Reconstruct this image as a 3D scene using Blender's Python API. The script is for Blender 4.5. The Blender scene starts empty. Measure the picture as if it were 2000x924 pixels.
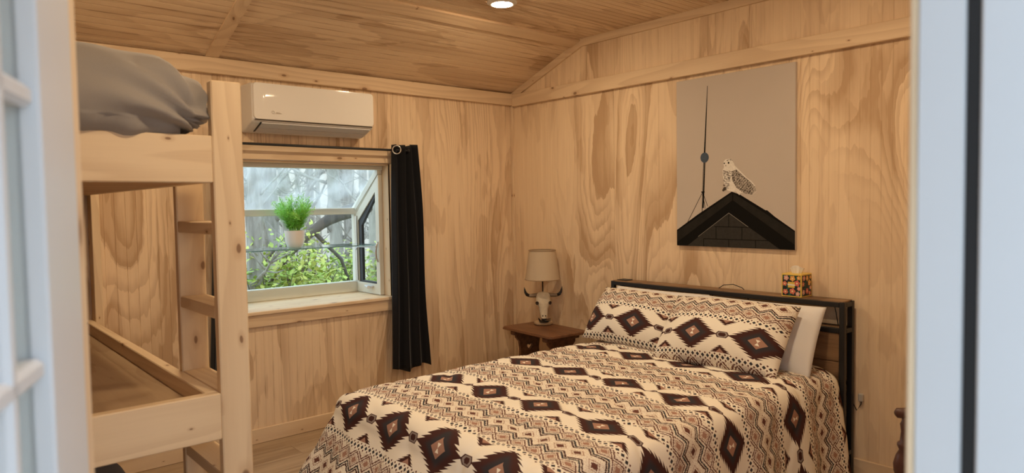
import bpy, bmesh, math, random
from mathutils import Vector, Matrix, noise as mnoise

random.seed(7)
scn = bpy.context.scene
COL = scn.collection
PI = math.pi

# ------------------------------------------------------------------ camera
CAM = Vector((-3.584, -4.089, 1.40))
yaw, pit, rol = math.radians(48.954), math.radians(-2.659), math.radians(-0.9)
Fv = Vector((math.cos(yaw) * math.cos(pit), math.sin(yaw) * math.cos(pit), math.sin(pit)))
r0 = Vector((math.sin(yaw), -math.cos(yaw), 0))
u0 = r0.cross(Fv)
Rv = r0 * math.cos(rol) + u0 * math.sin(rol)
Uv = -r0 * math.sin(rol) + u0 * math.cos(rol)
cam_d = bpy.data.cameras.new('camera')
cam_d.sensor_fit = 'HORIZONTAL'
cam_d.sensor_width = 36.0
cam_d.lens = 1354.05 / 2000 * 36
cam_d.clip_start = 0.02
cam_d.clip_end = 300
cam_d.dof.use_dof = True
cam_d.dof.focus_distance = 3.9
cam_d.dof.aperture_fstop = 3.4
cam = bpy.data.objects.new('camera', cam_d)
COL.objects.link(cam)
M = Matrix((Rv, Uv, -Fv)).transposed().to_4x4()
M.translation = CAM
cam.matrix_world = M
scn.camera = cam

# ------------------------------------------------------------------ world (overcast sky) and exposure
SKY_STRENGTH = 2.7
LAMP_STRENGTH = 330.0
LAMP_COL = (1.0, 0.765, 0.485, 1)
w = bpy.data.worlds.new('overcast_sky')
scn.world = w
w.use_nodes = True
bg = w.node_tree.nodes['Background']
bg.inputs['Color'].default_value = (0.71, 0.855, 1.0, 1)
bg.inputs['Strength'].default_value = SKY_STRENGTH
scn.view_settings.view_transform = 'Standard'
scn.view_settings.look = 'None'
scn.view_settings.gamma = 1.0
scn.view_settings.exposure = 0.0
scn.view_settings.use_curve_mapping = False

# ------------------------------------------------------------------ node expression helper
class S:
    """A float socket with arithmetic that writes Math nodes."""
    def __init__(self, nt, sock):
        self.nt, self.s = nt, sock
    def op(self, o, *args, clamp=False):
        n = self.nt.nodes.new('ShaderNodeMath')
        n.operation = o
        n.use_clamp = clamp
        for i, a in enumerate((self,) + args):
            if isinstance(a, S):
                self.nt.links.new(a.s, n.inputs[i])
            else:
                n.inputs[i].default_value = a
        return S(self.nt, n.outputs[0])
    def __add__(self, o): return self.op('ADD', o)
    __radd__ = __add__
    def __sub__(self, o): return self.op('SUBTRACT', o)
    def __rsub__(self, o): return self.op('MULTIPLY_ADD', -1.0, o)
    def __mul__(self, o): return self.op('MULTIPLY', o)
    __rmul__ = __mul__
    def __truediv__(self, o): return self.op('DIVIDE', o) if isinstance(o, S) else self.op('MULTIPLY', 1.0 / o)
    def __abs__(self): return self.op('ABSOLUTE')
    def frac(self): return self.op('FRACT')
    def lt(self, o): return self.op('LESS_THAN', o)
    def gt(self, o): return self.op('GREATER_THAN', o)
    def mn(self, o): return self.op('MINIMUM', o)
    def mx(self, o): return self.op('MAXIMUM', o)
    def band(self, c, hw): return abs(self - c).lt(hw)
    def sat(self): return self.op('ADD', 0.0, clamp=True)
    def smooth(self, a, b):
        n = self.nt.nodes.new('ShaderNodeMapRange')
        n.interpolation_type = 'SMOOTHSTEP'
        self.nt.links.new(self.s, n.inputs['Value'])
        n.inputs['From Min'].default_value = a
        n.inputs['From Max'].default_value = b
        return S(self.nt, n.outputs['Result'])

def comb(nt, x, y, z):
    n = nt.nodes.new('ShaderNodeCombineXYZ')
    for i, a in enumerate((x, y, z)):
        if isinstance(a, S): nt.links.new(a.s, n.inputs[i])
        else: n.inputs[i].default_value = a
    return n.outputs[0]

def nz(nt, vec, scale=1.0, detail=2.0, rough=0.5, dist=0.0):
    n = nt.nodes.new('ShaderNodeTexNoise')
    nt.links.new(vec, n.inputs['Vector'])
    n.inputs['Scale'].default_value = scale
    n.inputs['Detail'].default_value = detail
    n.inputs['Roughness'].default_value = rough
    n.inputs['Distortion'].default_value = dist
    return S(nt, n.outputs['Fac'])

def vor(nt, vec, scale=1.0, rnd=1.0):
    n = nt.nodes.new('ShaderNodeTexVoronoi')
    n.voronoi_dimensions = '2D'
    nt.links.new(vec, n.inputs['Vector'])
    n.inputs['Scale'].default_value = scale
    n.inputs['Randomness'].default_value = rnd
    return S(nt, n.outputs['Distance']), n.outputs['Color']

def mixc(nt, fac, a, b):
    n = nt.nodes.new('ShaderNodeMix')
    n.data_type = 'RGBA'
    if isinstance(fac, S): nt.links.new(fac.s, n.inputs[0])
    else: n.inputs[0].default_value = fac
    for i, c in ((6, a), (7, b)):
        if isinstance(c, tuple): n.inputs[i].default_value = (*c[:3], 1)
        else: nt.links.new(c, n.inputs[i])
    return n.outputs[2]

def newmat(name):
    m = bpy.data.materials.new(name)
    m.use_nodes = True
    nt = m.node_tree
    b = nt.nodes['Principled BSDF']
    return m, nt, b

def setb(b, **k):
    for n, v in k.items():
        n = n.replace('_', ' ')
        if n in b.inputs: b.inputs[n].default_value = v

def bump(nt, b, h, strength=0.2, dist=0.01):
    n = nt.nodes.new('ShaderNodeBump')
    n.inputs['Strength'].default_value = strength
    n.inputs['Distance'].default_value = dist
    nt.links.new(h.s, n.inputs['Height'])
    nt.links.new(n.outputs[0], b.inputs['Normal'])

def objcoords(nt, axis):
    """object-space coordinates with the grain axis last, shifted per object"""
    tc = nt.nodes.new('ShaderNodeTexCoord')
    sp = nt.nodes.new('ShaderNodeSeparateXYZ')
    nt.links.new(tc.outputs['Object'], sp.inputs[0])
    x, y, z = (S(nt, sp.outputs[i]) for i in range(3))
    oi = nt.nodes.new('ShaderNodeObjectInfo')
    rnd = S(nt, oi.outputs['Random'])
    if axis == 'X': a, b_, l = y, z, x
    elif axis == 'Y': a, b_, l = x, z, y
    else: a, b_, l = x, y, z
    return a + rnd * 7.3, b_ + rnd * 3.1, l + rnd * 13.7, rnd

_cache = {}
def ply(axis, light=(0.86, 0.665, 0.455), dark=(0.52, 0.345, 0.205), tag='wall', cx=2.3, k=6.0, amt=0.8, groove=None, gs=1.0, w=(.62, .52, .42)):
    """rotary-cut pine plywood: contour-like sawtooth figure, sharp on one side"""
    key = ('ply', axis, tag)
    if key in _cache: return _cache[key]
    m, nt, b = newmat('pine_plywood_%s_%s' % (tag, axis.lower()))
    a, c, l, rnd = objcoords(nt, axis)
    wob = nz(nt, comb(nt, a * 10, c * 10, l * 2.4), 1, 3, 0.55)
    wob2 = nz(nt, comb(nt, a * 45, c * 45, l * 9.0), 1, 2, 0.5)
    h = nz(nt, comb(nt, a * cx, c * cx, l * 0.42), 1, 1.4, 0.45, 0.25) + (wob - 0.5) * 0.05 + (wob2 - 0.5) * 0.008
    saw = (h * k).frac()
    fig = saw.smooth(0.30, 0.97) * saw.smooth(1.0, 0.98)
    saw2 = (h * (k * 4.3)).frac()
    fig2 = saw2.smooth(0.35, 0.92) * saw2.smooth(1.0, 0.93)
    msk = nz(nt, comb(nt, a * 1.5, c * 1.5, l * 0.8), 1, 1).smooth(0.38, 0.60)
    msk2 = nz(nt, comb(nt, a * 2.0 + 5.0, c * 2.0, l * 0.7), 1, 1).smooth(0.40, 0.62)
    h2 = nz(nt, comb(nt, a * 5.0 + 9.0, c * 5.0, l * 1.1 + 4.0), 1, 3.5, 0.55) + (wob - 0.5) * 0.12
    blot = h2.smooth(0.535, 0.555) * (0.65 + 0.35 * h2.smooth(0.75, 0.55))
    streak = nz(nt, comb(nt, a * 38, c * 38, l * 0.7), 1, 3).smooth(0.35, 0.75)
    fine = nz(nt, comb(nt, a * 190, c * 190, l * 5), 1, 2)
    f = (fig * msk * amt * w[0] + fig2 * msk2 * amt * w[1] + blot * w[2] + streak * 0.16 + (fine - 0.5) * 0.20)
    if groove:
        tc = nt.nodes.new('ShaderNodeTexCoord')
        sp = nt.nodes.new('ShaderNodeSeparateXYZ')
        nt.links.new(tc.outputs['Object'], sp.inputs[0])
        q = S(nt, sp.outputs[0]) * groove[0] + S(nt, sp.outputs[1]) * groove[1] + groove[2]
        d = abs((q / 0.0508 + 0.5).frac() - 0.5) * 0.0508
        gn = nz(nt, comb(nt, a * 20, c * 20, l * 4.0), 1, 2).smooth(0.42, 0.68)
        f = f + (d / (gn * 0.005 + 0.0022)).smooth(1.0, 0.3) * (gn * 0.40 + 0.10) * gs
    f = f.sat()
    tone = nz(nt, comb(nt, a * 0.8, c * 0.8, l * 0.5), 1, 1)
    col = mixc(nt, f, light, dark)
    col = mixc(nt, ((tone - 0.35) * 0.35).sat(), col, tuple(x * 0.72 for x in light))
    nt.links.new(col, b.inputs['Base Color'])
    setb(b, Roughness=0.62)
    b.inputs['Specular IOR Level'].default_value = 0.25
    bump(nt, b, fine, 0.12, 0.002)
    _cache[key] = m
    return m

def pine(axis, light=(0.78, 0.60, 0.405), dark=(0.47, 0.29, 0.155), tag='board', knots=True):
    key = ('pine', axis, tag)
    if key in _cache: return _cache[key]
    m, nt, b = newmat('pine_%s_%s' % (tag, axis.lower()))
    a, c, l, rnd = objcoords(nt, axis)
    wob = nz(nt, comb(nt, a * 14, c * 14, l * 3), 1, 2)
    h = nz(nt, comb(nt, a * 5.5, c * 5.5, l * 0.55), 1, 1.2) + (wob - 0.5) * 0.05
    saw = (h * 9).frac()
    fig = saw.smooth(0.1, 0.9) * saw.smooth(1.0, 0.9)
    fine = nz(nt, comb(nt, a * 160, c * 160, l * 4), 1, 2)
    f = (fig * 0.26 + (fine - 0.45) * 0.20 + (wob - 0.5) * 0.12).sat()
    col = mixc(nt, f, light, dark)
    if knots:
        d, vc = vor(nt, comb(nt, (a + c) * 8.0 + (wob - 0.5) * 0.3, l * 4.0, 0.0), 1, 1)
        sp = nt.nodes.new('ShaderNodeSeparateColor')
        nt.links.new(vc, sp.inputs[0])
        on = S(nt, sp.outputs[0]).gt(0.30)
        rad = S(nt, sp.outputs[1]) * S(nt, sp.outputs[1]) * 0.085 + 0.022
        core = (d / rad).smooth(1.0, 0.55) * on
        halo = (d / rad).smooth(2.6, 0.8) * on
        col = mixc(nt, halo * 0.35, col, (0.45, 0.24, 0.11))
        col = mixc(nt, core * 0.75, col, (0.17, 0.075, 0.035))
    nt.links.new(col, b.inputs['Base Color'])
    setb(b, Roughness=0.55)
    b.inputs['Specular IOR Level'].default_value = 0.3
    bump(nt, b, fine, 0.08, 0.002)
    _cache[key] = m
    return m

def plain(name, col, rough=0.5, metal=0.0, spec=0.5, var=0.0, vscale=20, bmp=0.0):
    m, nt, b = newmat(name)
    setb(b, Roughness=rough, Metallic=metal)
    b.inputs['Specular IOR Level'].default_value = spec
    tc = nt.nodes.new('ShaderNodeTexCoord')
    n = nz(nt, tc.outputs['Object'], vscale, 3)
    c2 = tuple(max(0, c * (1 - var)) for c in col)
    c1 = tuple(min(1, c * (1 + var * 0.5)) for c in col)
    nt.links.new(mixc(nt, n, c1, c2), b.inputs['Base Color'])
    if bmp: bump(nt, b, n, bmp, 0.004)
    return m

def fabric(name, col, scale=700, var=0.1, rough=0.9, bmp=0.15):
    m, nt, b = newmat(name)
    setb(b, Roughness=rough)
    b.inputs['Specular IOR Level'].default_value = 0.15
    if 'Sheen Weight' in b.inputs: b.inputs['Sheen Weight'].default_value = 0.15
    tc = nt.nodes.new('ShaderNodeTexCoord')
    n = nz(nt, tc.outputs['Object'], scale, 2)
    n2 = nz(nt, tc.outputs['Object'], 6, 3)
    col2 = mixc(nt, n, tuple(min(1, c * (1 + var)) for c in col), tuple(c * (1 - var) for c in col))
    col2 = mixc(nt, (n2 - 0.5) * 0.3, col2, tuple(c * 0.75 for c in col))
    nt.links.new(col2, b.inputs['Base Color'])
    bump(nt, b, n, bmp, 0.002)
    return m

def glass(name, tint=(0.96, 0.99, 0.98), refl=1.0):
    m = bpy.data.materials.new(name)
    m.use_nodes = True
    nt = m.node_tree
    for n in list(nt.nodes):
        if n.type == 'BSDF_PRINCIPLED': nt.nodes.remove(n)
    out = nt.nodes['Material Output']
    t = nt.nodes.new('ShaderNodeBsdfTransparent')
    t.inputs[0].default_value = (*tint, 1)
    g = nt.nodes.new('ShaderNodeBsdfGlossy')
    g.inputs['Roughness'].default_value = 0.02
    fr = nt.nodes.new('ShaderNodeLayerWeight')
    fc = S(nt, fr.outputs['Facing'])
    f = ((fc * fc) * (fc * fc) * fc * 0.5 + 0.035) * refl
    mx = nt.nodes.new('ShaderNodeMixShader')
    nt.links.new(f.s, mx.inputs[0])
    nt.links.new(t.outputs[0], mx.inputs[1])
    nt.links.new(g.outputs[0], mx.inputs[2])
    nt.links.new(mx.outputs[0], out.inputs[0])
    return m

def hazy_glass(name, haze=0.13):
    m = glass(name)
    nt = m.node_tree
    out = nt.nodes['Material Output']
    src = out.inputs[0].links[0].from_socket
    tr = nt.nodes.new('ShaderNodeBsdfTranslucent')
    tr.inputs[0].default_value = (.9, .95, .95, 1)
    tc = nt.nodes.new('ShaderNodeTexCoord')
    f = nz(nt, tc.outputs['Object'], 5, 3).smooth(.2, .9) * haze * 2
    mx = nt.nodes.new('ShaderNodeMixShader')
    nt.links.new(f.s, mx.inputs[0]); nt.links.new(src, mx.inputs[1]); nt.links.new(tr.outputs[0], mx.inputs[2])
    nt.links.new(mx.outputs[0], out.inputs[0])
    return m

# ------------------------------------------------------------------ mesh helper
class MB:
    def __init__(self):
        self.v, self.f, self.mi, self.uv = [], [], [], None
    def add(self, vs, fs, mi=0):
        o = len(self.v)
        self.v += [tuple(p) for p in vs]
        self.f += [tuple(i + o for i in f) for f in fs]
        self.mi += [mi] * len(fs)
        return self
    def box(self, a, b, bev=0.0, mi=0):
        lo = [min(a[i], b[i]) for i in range(3)]
        hi = [max(a[i], b[i]) for i in range(3)]
        bev = min(bev, 0.45 * min(hi[i] - lo[i] for i in range(3)))
        if bev <= 0:
            vs = [(x, y, z) for z in (lo[2], hi[2]) for y in (lo[1], hi[1]) for x in (lo[0], hi[0])]
            fs = [(0, 2, 3, 1), (4, 5, 7, 6), (0, 1, 5, 4), (2, 6, 7, 3), (0, 4, 6, 2), (1, 3, 7, 5)]
            return self.add(vs, fs, mi)
        vs, idx = [], {}
        for cx in (0, 1):
            for cy in (0, 1):
                for cz in (0, 1):
                    c = (cx, cy, cz)
                    for ax in range(3):
                        p = []
                        for i in range(3):
                            e = hi[i] if c[i] else lo[i]
                            if i != ax: e += -bev if c[i] else bev
                            p.append(e)
                        idx[(c, ax)] = len(vs)
                        vs.append(tuple(p))
        fs = []
        for ax in range(3):
            o1, o2 = (ax + 1) % 3, (ax + 2) % 3
            for s in (0, 1):
                q = []
                for (p, r) in ((0, 0), (1, 0), (1, 1), (0, 1)):
                    c = [0, 0, 0]; c[ax] = s; c[o1] = p; c[o2] = r
                    q.append(idx[(tuple(c), ax)])
                fs.append(tuple(q) if s else tuple(reversed(q)))
        for ax in range(3):
            o1, o2 = (ax + 1) % 3, (ax + 2) % 3
            for p in (0, 1):
                for r in (0, 1):
                    c0 = [0, 0, 0]; c0[o1] = p; c0[o2] = r; c0[ax] = 0
                    c1 = list(c0); c1[ax] = 1
                    c0, c1 = tuple(c0), tuple(c1)
                    q = (idx[(c0, o1)], idx[(c1, o1)], idx[(c1, o2)], idx[(c0, o2)])
                    fs.append(q if (p + r) % 2 == 0 else tuple(reversed(q)))
        for cx in (0, 1):
            for cy in (0, 1):
                for cz in (0, 1):
                    c = (cx, cy, cz)
                    t = (idx[(c, 0)], idx[(c, 1)], idx[(c, 2)])
                    fs.append(t if (cx + cy + cz) % 2 == 1 else tuple(reversed(t)))
        return self.add(vs, fs, mi)
    def tube(self, pts, rad, n=10, caps=True, mi=0, closed=False):
        pts = [Vector(p) for p in pts]
        if not hasattr(rad, '__len__'): rad = [rad] * len(pts)
        rings = []
        up = Vector((0, 0, 1))
        L = len(pts)
        prev = None
        for i, p in enumerate(pts):
            if closed: t = pts[(i + 1) % L] - pts[i - 1]
            else: t = pts[min(i + 1, L - 1)] - pts[max(i - 1, 0)]
            t.normalize()
            if prev is None:
                s = t.cross(up)
                if s.length < 1e-3: s = t.cross(Vector((1, 0, 0)))
            else:
                s = prev - t * prev.dot(t)
            s.normalize(); prev = s
            q = t.cross(s)
            rings.append([p + (s * math.cos(2 * PI * k / n) + q * math.sin(2 * PI * k / n)) * rad[i] for k in range(n)])
        vs = [v for r in rings for v in r]
        fs = []
        for i in range(L if closed else L - 1):
            j = (i + 1) % L
            for k in range(n):
                fs.append((i * n + k, i * n + (k + 1) % n, j * n + (k + 1) % n, j * n + k))
        if caps and not closed:
            fs.append(tuple(reversed(range(n))))
            fs.append(tuple((L - 1) * n + k for k in range(n)))
        return self.add(vs, fs, mi)
    def lathe(self, prof, origin=(0, 0, 0), n=24, mi=0, axis=None, caps=True):
        """prof: list of (radius, height) along +Z (or axis)"""
        O = Vector(origin)
        ax = Vector(axis).normalized() if axis else Vector((0, 0, 1))
        s = ax.orthogonal().normalized(); q = ax.cross(s)
        vs = []
        for r, h in prof:
            for k in range(n):
                a = 2 * PI * k / n
                vs.append(O + ax * h + (s * math.cos(a) + q * math.sin(a)) * r)
        fs = []
        for i in range(len(prof) - 1):
            for k in range(n):
                fs.append((i * n + k, i * n + (k + 1) % n, (i + 1) * n + (k + 1) % n, (i + 1) * n + k))
        if caps:
            fs.append(tuple(reversed(range(n))))
            fs.append(tuple((len(prof) - 1) * n + k for k in range(n)))
        return self.add(vs, fs, mi)
    def prism(self, poly, O, U, V, N, t, mi=0):
        """polygon (u,v) in frame, extruded by t along N"""
        O, U, V, N = Vector(O), Vector(U), Vector(V), Vector(N)
        n = len(poly)
        a = [O + U * p[0] + V * p[1] for p in poly]
        vs = a + [p + N * t for p in a]
        fs = [tuple(reversed(range(n))), tuple(range(n, 2 * n))]
        for i in range(n):
            j = (i + 1) % n
            fs.append((i, j, n + j, n + i))
        return self.add(vs, fs, mi)
    def grid(self, fn, nu, nv, uvfn=None, keep=None, mi=0):
        o = len(self.v)
        uvs = []
        for i in range(nu + 1):
            for j in range(nv + 1):
                self.v.append(tuple(fn(i / nu, j / nv)))
                if uvfn: uvs.append(uvfn(i / nu, j / nv))
        for i in range(nu):
            for j in range(nv):
                if keep and not keep((i + .5) / nu, (j + .5) / nv): continue
                a = o + i * (nv + 1) + j
                self.f.append((a, a + nv + 1, a + nv + 2, a + 1)); self.mi.append(mi)
        if uvfn: self.uv = uvs
        return self
    def build(self, name, mat, parent=None, smooth=False, fix=True, angle=None):
        me = bpy.data.meshes.new(name)
        me.from_pydata(self.v, [], self.f)
        mats = mat if isinstance(mat, (list, tuple)) else [mat]
        for m in mats: me.materials.append(m)
        if len(mats) > 1:
            me.polygons.foreach_set('material_index', self.mi)
        if self.uv:
            ul = me.uv_layers.new(name='UVMap')
            for l in me.loops: ul.data[l.index].uv = self.uv[l.vertex_index]
        if fix:
            bm = bmesh.new(); bm.from_mesh(me)
            bmesh.ops.recalc_face_normals(bm, faces=bm.faces)
            bm.to_mesh(me); bm.free()
        if smooth:
            me.polygons.foreach_set('use_smooth', [True] * len(me.polygons))
            if angle:
                me.update()
                try: me.set_sharp_from_angle(angle=math.radians(angle))
                except Exception: pass
        me.update()
        o = bpy.data.objects.new(name, me)
        COL.objects.link(o)
        if parent is not None: attach(o, parent)
        return o

def attach(o, parent):
    o.parent = parent
    # meshes hold world coordinates; only the Empties carry an offset
    if parent.type == 'EMPTY':
        o.matrix_parent_inverse = Matrix.Translation(parent.location).inverted()

def tag(o, label=None, cat=None, group=None, kind=None):
    if label: o['label'] = label
    if cat: o['category'] = cat
    if group: o['group'] = group
    if kind: o['kind'] = kind
    return o

def thing(name, loc, label, cat, group=None, kind=None):
    o = bpy.data.objects.new(name, None)
    o.empty_display_size = 0.05
    COL.objects.link(o)
    o.location = loc
    return tag(o, label, cat, group, kind)

def board(name, a, b, mat, parent=None, bev=0.0025):
    return MB().box(a, b, bev).build(name, mat, parent)

def grooved(name, O, U, V, N, u_0, u_1, v_0, v_1, mat, parent, pitch=0.0508, gw=0.0045, gd=0.0018, th=0.009, first=0.03):
    """plywood sheet with milled grooves running along V; face at height th over the wall plane"""
    O, U, V, N = Vector(O), Vector(U), Vector(V), Vector(N)
    prof = [(u_0, 0.0), (u_0, th)]
    k0 = math.ceil((u_0 + 0.012 - first) / pitch)
    u = first + k0 * pitch
    while u < u_1 - 0.012:
        prof += [(u - gw / 2, th), (u - gw * 0.2, th - gd), (u + gw * 0.2, th - gd), (u + gw / 2, th)]
        u += pitch
    prof += [(u_1, th), (u_1, 0.0)]
    f0 = v_0 if callable(v_0) else (lambda q: v_0)
    f1 = v_1 if callable(v_1) else (lambda q: v_1)
    mb = MB()
    vs = [O + U * p[0] + V * f0(p[0]) + N * p[1] for p in prof] + [O + U * p[0] + V * f1(p[0]) + N * p[1] for p in prof]
    n = len(prof)
    fs = [(i, i + 1, n + i + 1, n + i) for i in range(n - 1)]
    mb.add(vs, fs)
    o = mb.build(name, mat, parent, fix=False)
    me = o.data
    if len(me.polygons) > 1 and me.polygons[1].normal.dot(N) < 0:
        me.flip_normals()
    return o

# ------------------------------------------------------------------ shared materials
M_black_metal = plain('black_metal', (0.012, 0.012, 0.014), 0.45, 0.0, 0.5)
M_white_paint = plain('white_paint', (0.66, 0.68, 0.71), 0.35, 0, 0.5, 0.03, 8)
M_vinyl = plain('cream_vinyl', (0.78, 0.77, 0.68), 0.4, 0, 0.4, 0.03, 10)
M_darkframe = plain('dark_screen_frame', (0.035, 0.04, 0.05), 0.5)
M_chrome = plain('brushed_nickel', (0.6, 0.57, 0.52), 0.3, 1.0)
M_glass = glass('window_glass')
PLY_A = ply('Z', groove=(-1, -1, -.039), gs=.7, cx=2.1, k=7.5, amt=.95, w=(.72, .45, .34))
PLY_B = ply('Z', tag='plainwall')
PLY_G = ply('Z', tag='gable', groove=(-1, -1, -.039), gs=.35, cx=2.0, k=8.5, amt=1.0, w=(.80, .42, .22))
TRIM_X, TRIM_Y, TRIM_Z = pine('X', tag='trim'), pine('Y', tag='trim'), pine('Z', tag='trim')
BUNK_X, BUNK_Y, BUNK_Z = (pine(a, (0.80, 0.615, 0.40), (0.52, 0.33, 0.175), 'bunk') for a in 'XYZ')

# ================================================================== THE ROOM
LX, WY = -3.95, -3.82            # left wall, front (door) wall
HZ, BY, BZ = 2.25, -0.75, 2.535  # eave height, ceiling break
TH = 0.10

# ---- floor of planks
M_fl, nt, b = newmat('oak_vinyl_plank')
a_, c_, l_, rn = objcoords(nt, 'X')
g1 = nz(nt, comb(nt, a_ * 16, c_ * 16, l_ * 1.4), 1, 4, 0.6, 0.6)
g2 = nz(nt, comb(nt, a_ * 90, c_ * 90, l_ * 4), 1, 2)
cc = mixc(nt, g1.smooth(0.3, 0.75), (0.54, 0.42, 0.30), (0.29, 0.205, 0.135))
cc = mixc(nt, g2 * 0.35, cc, (0.27, 0.17, 0.095))
cc = mixc(nt, rn * 0.3, cc, (0.40, 0.28, 0.17))
nt.links.new(cc, b.inputs['Base Color'])
setb(b, Roughness=0.42)
bump(nt, b, g2, 0.1, 0.002)
floor = MB().box((LX - TH, WY - TH, -0.12), (TH, TH, -0.008)).build('floor', plain('subfloor', (0.2, 0.15, 0.1), 0.9))
tag(floor, 'floor of brown wood-look planks under the beds', 'floor', kind='structure')
PW, PL = 0.18, 1.22
row = 0
y = 0.0
while y > WY:
    x = LX - (row * 0.43) % PL
    while x < 0:
        xa, xb = max(x, LX), min(x + PL, 0)
        if xb - xa > 0.03:
            MB().box((xa + .0008, max(y - PW, WY) + .0008, -0.008), (xb - .0008, y - .0008, 0.0), 0.001).build('plank', M_fl, floor)
        x += PL
    y -= PW; row += 1

# ---- walls: slab (with hole) plus grooved plywood sheets
M_slab = plain('wall_core', (0.3, 0.24, 0.17), 0.9)
WX0, WX1, WZ0, WZ1 = -2.16, -1.13, 0.79, 1.685      # window opening
wa = MB()
wa.box((LX - TH, 0, -.1), (WX0, TH, HZ + .05)); wa.box((WX1, 0, -.1), (TH, TH, HZ + .05))
wa.box((WX0, 0, -.1), (WX1, TH, WZ0 - .03)); wa.box((WX0, 0, WZ1 + .02), (WX1, TH, HZ + .05))
wall_back = tag(wa.build('wall_back', M_slab), 'grooved pine plywood wall with the garden window', 'wall', kind='structure')
T9 = 0.009
A = dict(O=(0, 0, 0), U=(-1, 0, 0), V=(0, 0, 1), N=(0, -1, 0))
wu0, wu1 = -WX1, -WX0
for (ua, ub) in ((0.0, 1.083), (1.0845, 2.256), (2.2575, 3.45), (3.4515, -LX)):
    segs = []
    if ub <= wu0 or ua >= wu1: segs.append((ua, ub, 0, HZ))
    else:
        if ua < wu0: segs.append((ua, wu0, 0, HZ))
        p, q = max(ua, wu0), min(ub, wu1)
        segs.append((p, q, 0, WZ0 - .03)); segs.append((p, q, WZ1 + .02, HZ))
        if ub > wu1: segs.append((wu1, ub, 0, HZ))
    for (p, q, v0, v1) in segs:
        if q - p > 0.01: grooved('panel', u_0=p, u_1=q, v_0=v0, v_1=v1, mat=PLY_A, parent=wall_back, **A)

def roofz(y):
    y = -y if y < 0 else y
    if y > -WY / 2: y = -WY - y
    return HZ + (BZ - HZ) * min(1.0, max(0.0, y / -BY))

wb = MB()
poly = [(0 + TH, -.1), (0 + TH, HZ + .05), (BY, BZ + .08), (WY - BY, BZ + .08), (WY - TH, HZ + .05), (WY - TH, -.1)]
wb.prism(poly, (0, 0, 0), (0, 1, 0), (0, 0, 1), (1, 0, 0), TH)
wall_right = tag(wb.build('wall_right', M_slab), 'grooved pine plywood gable wall behind the headboard', 'wall', kind='structure')
B = dict(O=(0, 0, 0), U=(0, -1, 0), V=(0, 0, 1), N=(-1, 0, 0))
for (ua, ub) in ((0, 1.034), (1.0355, 2.254), (2.2555, 3.474), (3.4755, -WY)):
    grooved('panel', u_0=ua, u_1=ub, v_0=0, v_1=2.2, mat=PLY_G, parent=wall_right, gd=.001, **B)
for (ua, ub) in ((0.002, 0.80), (0.8015, 2.02), (2.0215, 3.24), (3.2415, -WY)):
    grooved('panel', u_0=ua, u_1=ub, v_0=2.2, v_1=lambda u: roofz(u) + .004, mat=PLY_G, parent=wall_right, gd=.001, **B)
wl = MB().prism(poly, (LX - TH, 0, 0), (0, 1, 0), (0, 0, 1), (1, 0, 0), TH)
wall_left = tag(wl.build('wall_left', M_slab), 'pine plywood wall behind the bunk bed', 'wall', kind='structure')
for (ua, ub) in ((0, 1.22), (1.2215, 2.44), (2.4415, -WY)):
    grooved('panel', (LX, 0, 0), (0, -1, 0), (0, 0, 1), (1, 0, 0), ua, ub, 0, lambda u: roofz(u) + .004, PLY_B, wall_left)
# front wall with the doorway the camera looks through
DX0, DX1, DZ = -3.735, -2.775, 2.05
wf = MB()
wf.box((LX - TH, WY - TH, -.1), (DX0, WY, HZ + .05)); wf.box((DX1, WY - TH, -.1), (TH, WY, HZ + .05)); wf.box((DX0, WY - TH, DZ + .02), (DX1, WY, HZ + .05))
wall_front = tag(wf.build('wall_front', M_slab), 'pine plywood wall around the open doorway', 'wall', kind='structure')
Fr = dict(O=(0, WY, 0), U=(-1, 0, 0), V=(0, 0, 1), N=(0, 1, 0))
for (p, q, v0, v1) in ((0, 1.22, 0, HZ), (1.2215, 2.44, 0, HZ), (2.4415, -DX1 - .077, 0, HZ), (-DX1, -DX0, DZ + .02, HZ), (-DX0, -LX, 0, HZ)):
    grooved('panel', u_0=p, u_1=q, v_0=v0, v_1=v1, mat=PLY_B, parent=wall_front, **Fr)

# ---- ceiling: two slopes and a flat middle of grooved sheets
sl = Vector((0, BY, BZ - HZ)); SLN = sl.length; sl.normalize()
nrm = Vector((0, sl.z, -sl.y)) * -1
nrm = Vector((0, -(BZ - HZ), BY)).normalized()     # into the room (down and forward)
CK = dict(light=(0.85, 0.665, 0.46), dark=(0.49, 0.325, 0.195), cx=2.0, k=5.0, amt=.8)
PLY_C = ply('X', tag='ceiling', **CK)
PLY_CF = ply('X', tag='ceilingflat', groove=(0, -1, BY - .03), **CK)
PLY_CS = ply('X', tag='ceilingslope', groove=(0, 1 / sl.y, -.009 * nrm.y / sl.y - .03), **CK)
ce = MB()
sec = [(0 + TH, HZ), (BY, BZ), (WY - BY, BZ), (WY - TH, HZ), (WY - TH, HZ + .1), (WY - BY, BZ + .1), (BY, BZ + .1), (0 + TH, HZ + .1)]
sec[0] = (TH, HZ - (BZ - HZ) / BY * -TH * 1.0); sec[3] = (WY - TH, sec[0][1])
ce.prism(sec, (LX - TH, 0, 0), (0, 1, 0), (0, 0, 1), (1, 0, 0), -LX + 2 * TH)
for v in range(len(ce.v)): ce.v[v] = (ce.v[v][0], ce.v[v][1], ce.v[v][2] + 0.010)
ceiling = tag(ce.build('ceiling', M_slab), 'sloped and flat pine beadboard ceiling', 'ceiling', kind='structure')
C1 = dict(O=(0, 0, HZ + .0095), U=sl, V=(-1, 0, 0), N=nrm)
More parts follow.
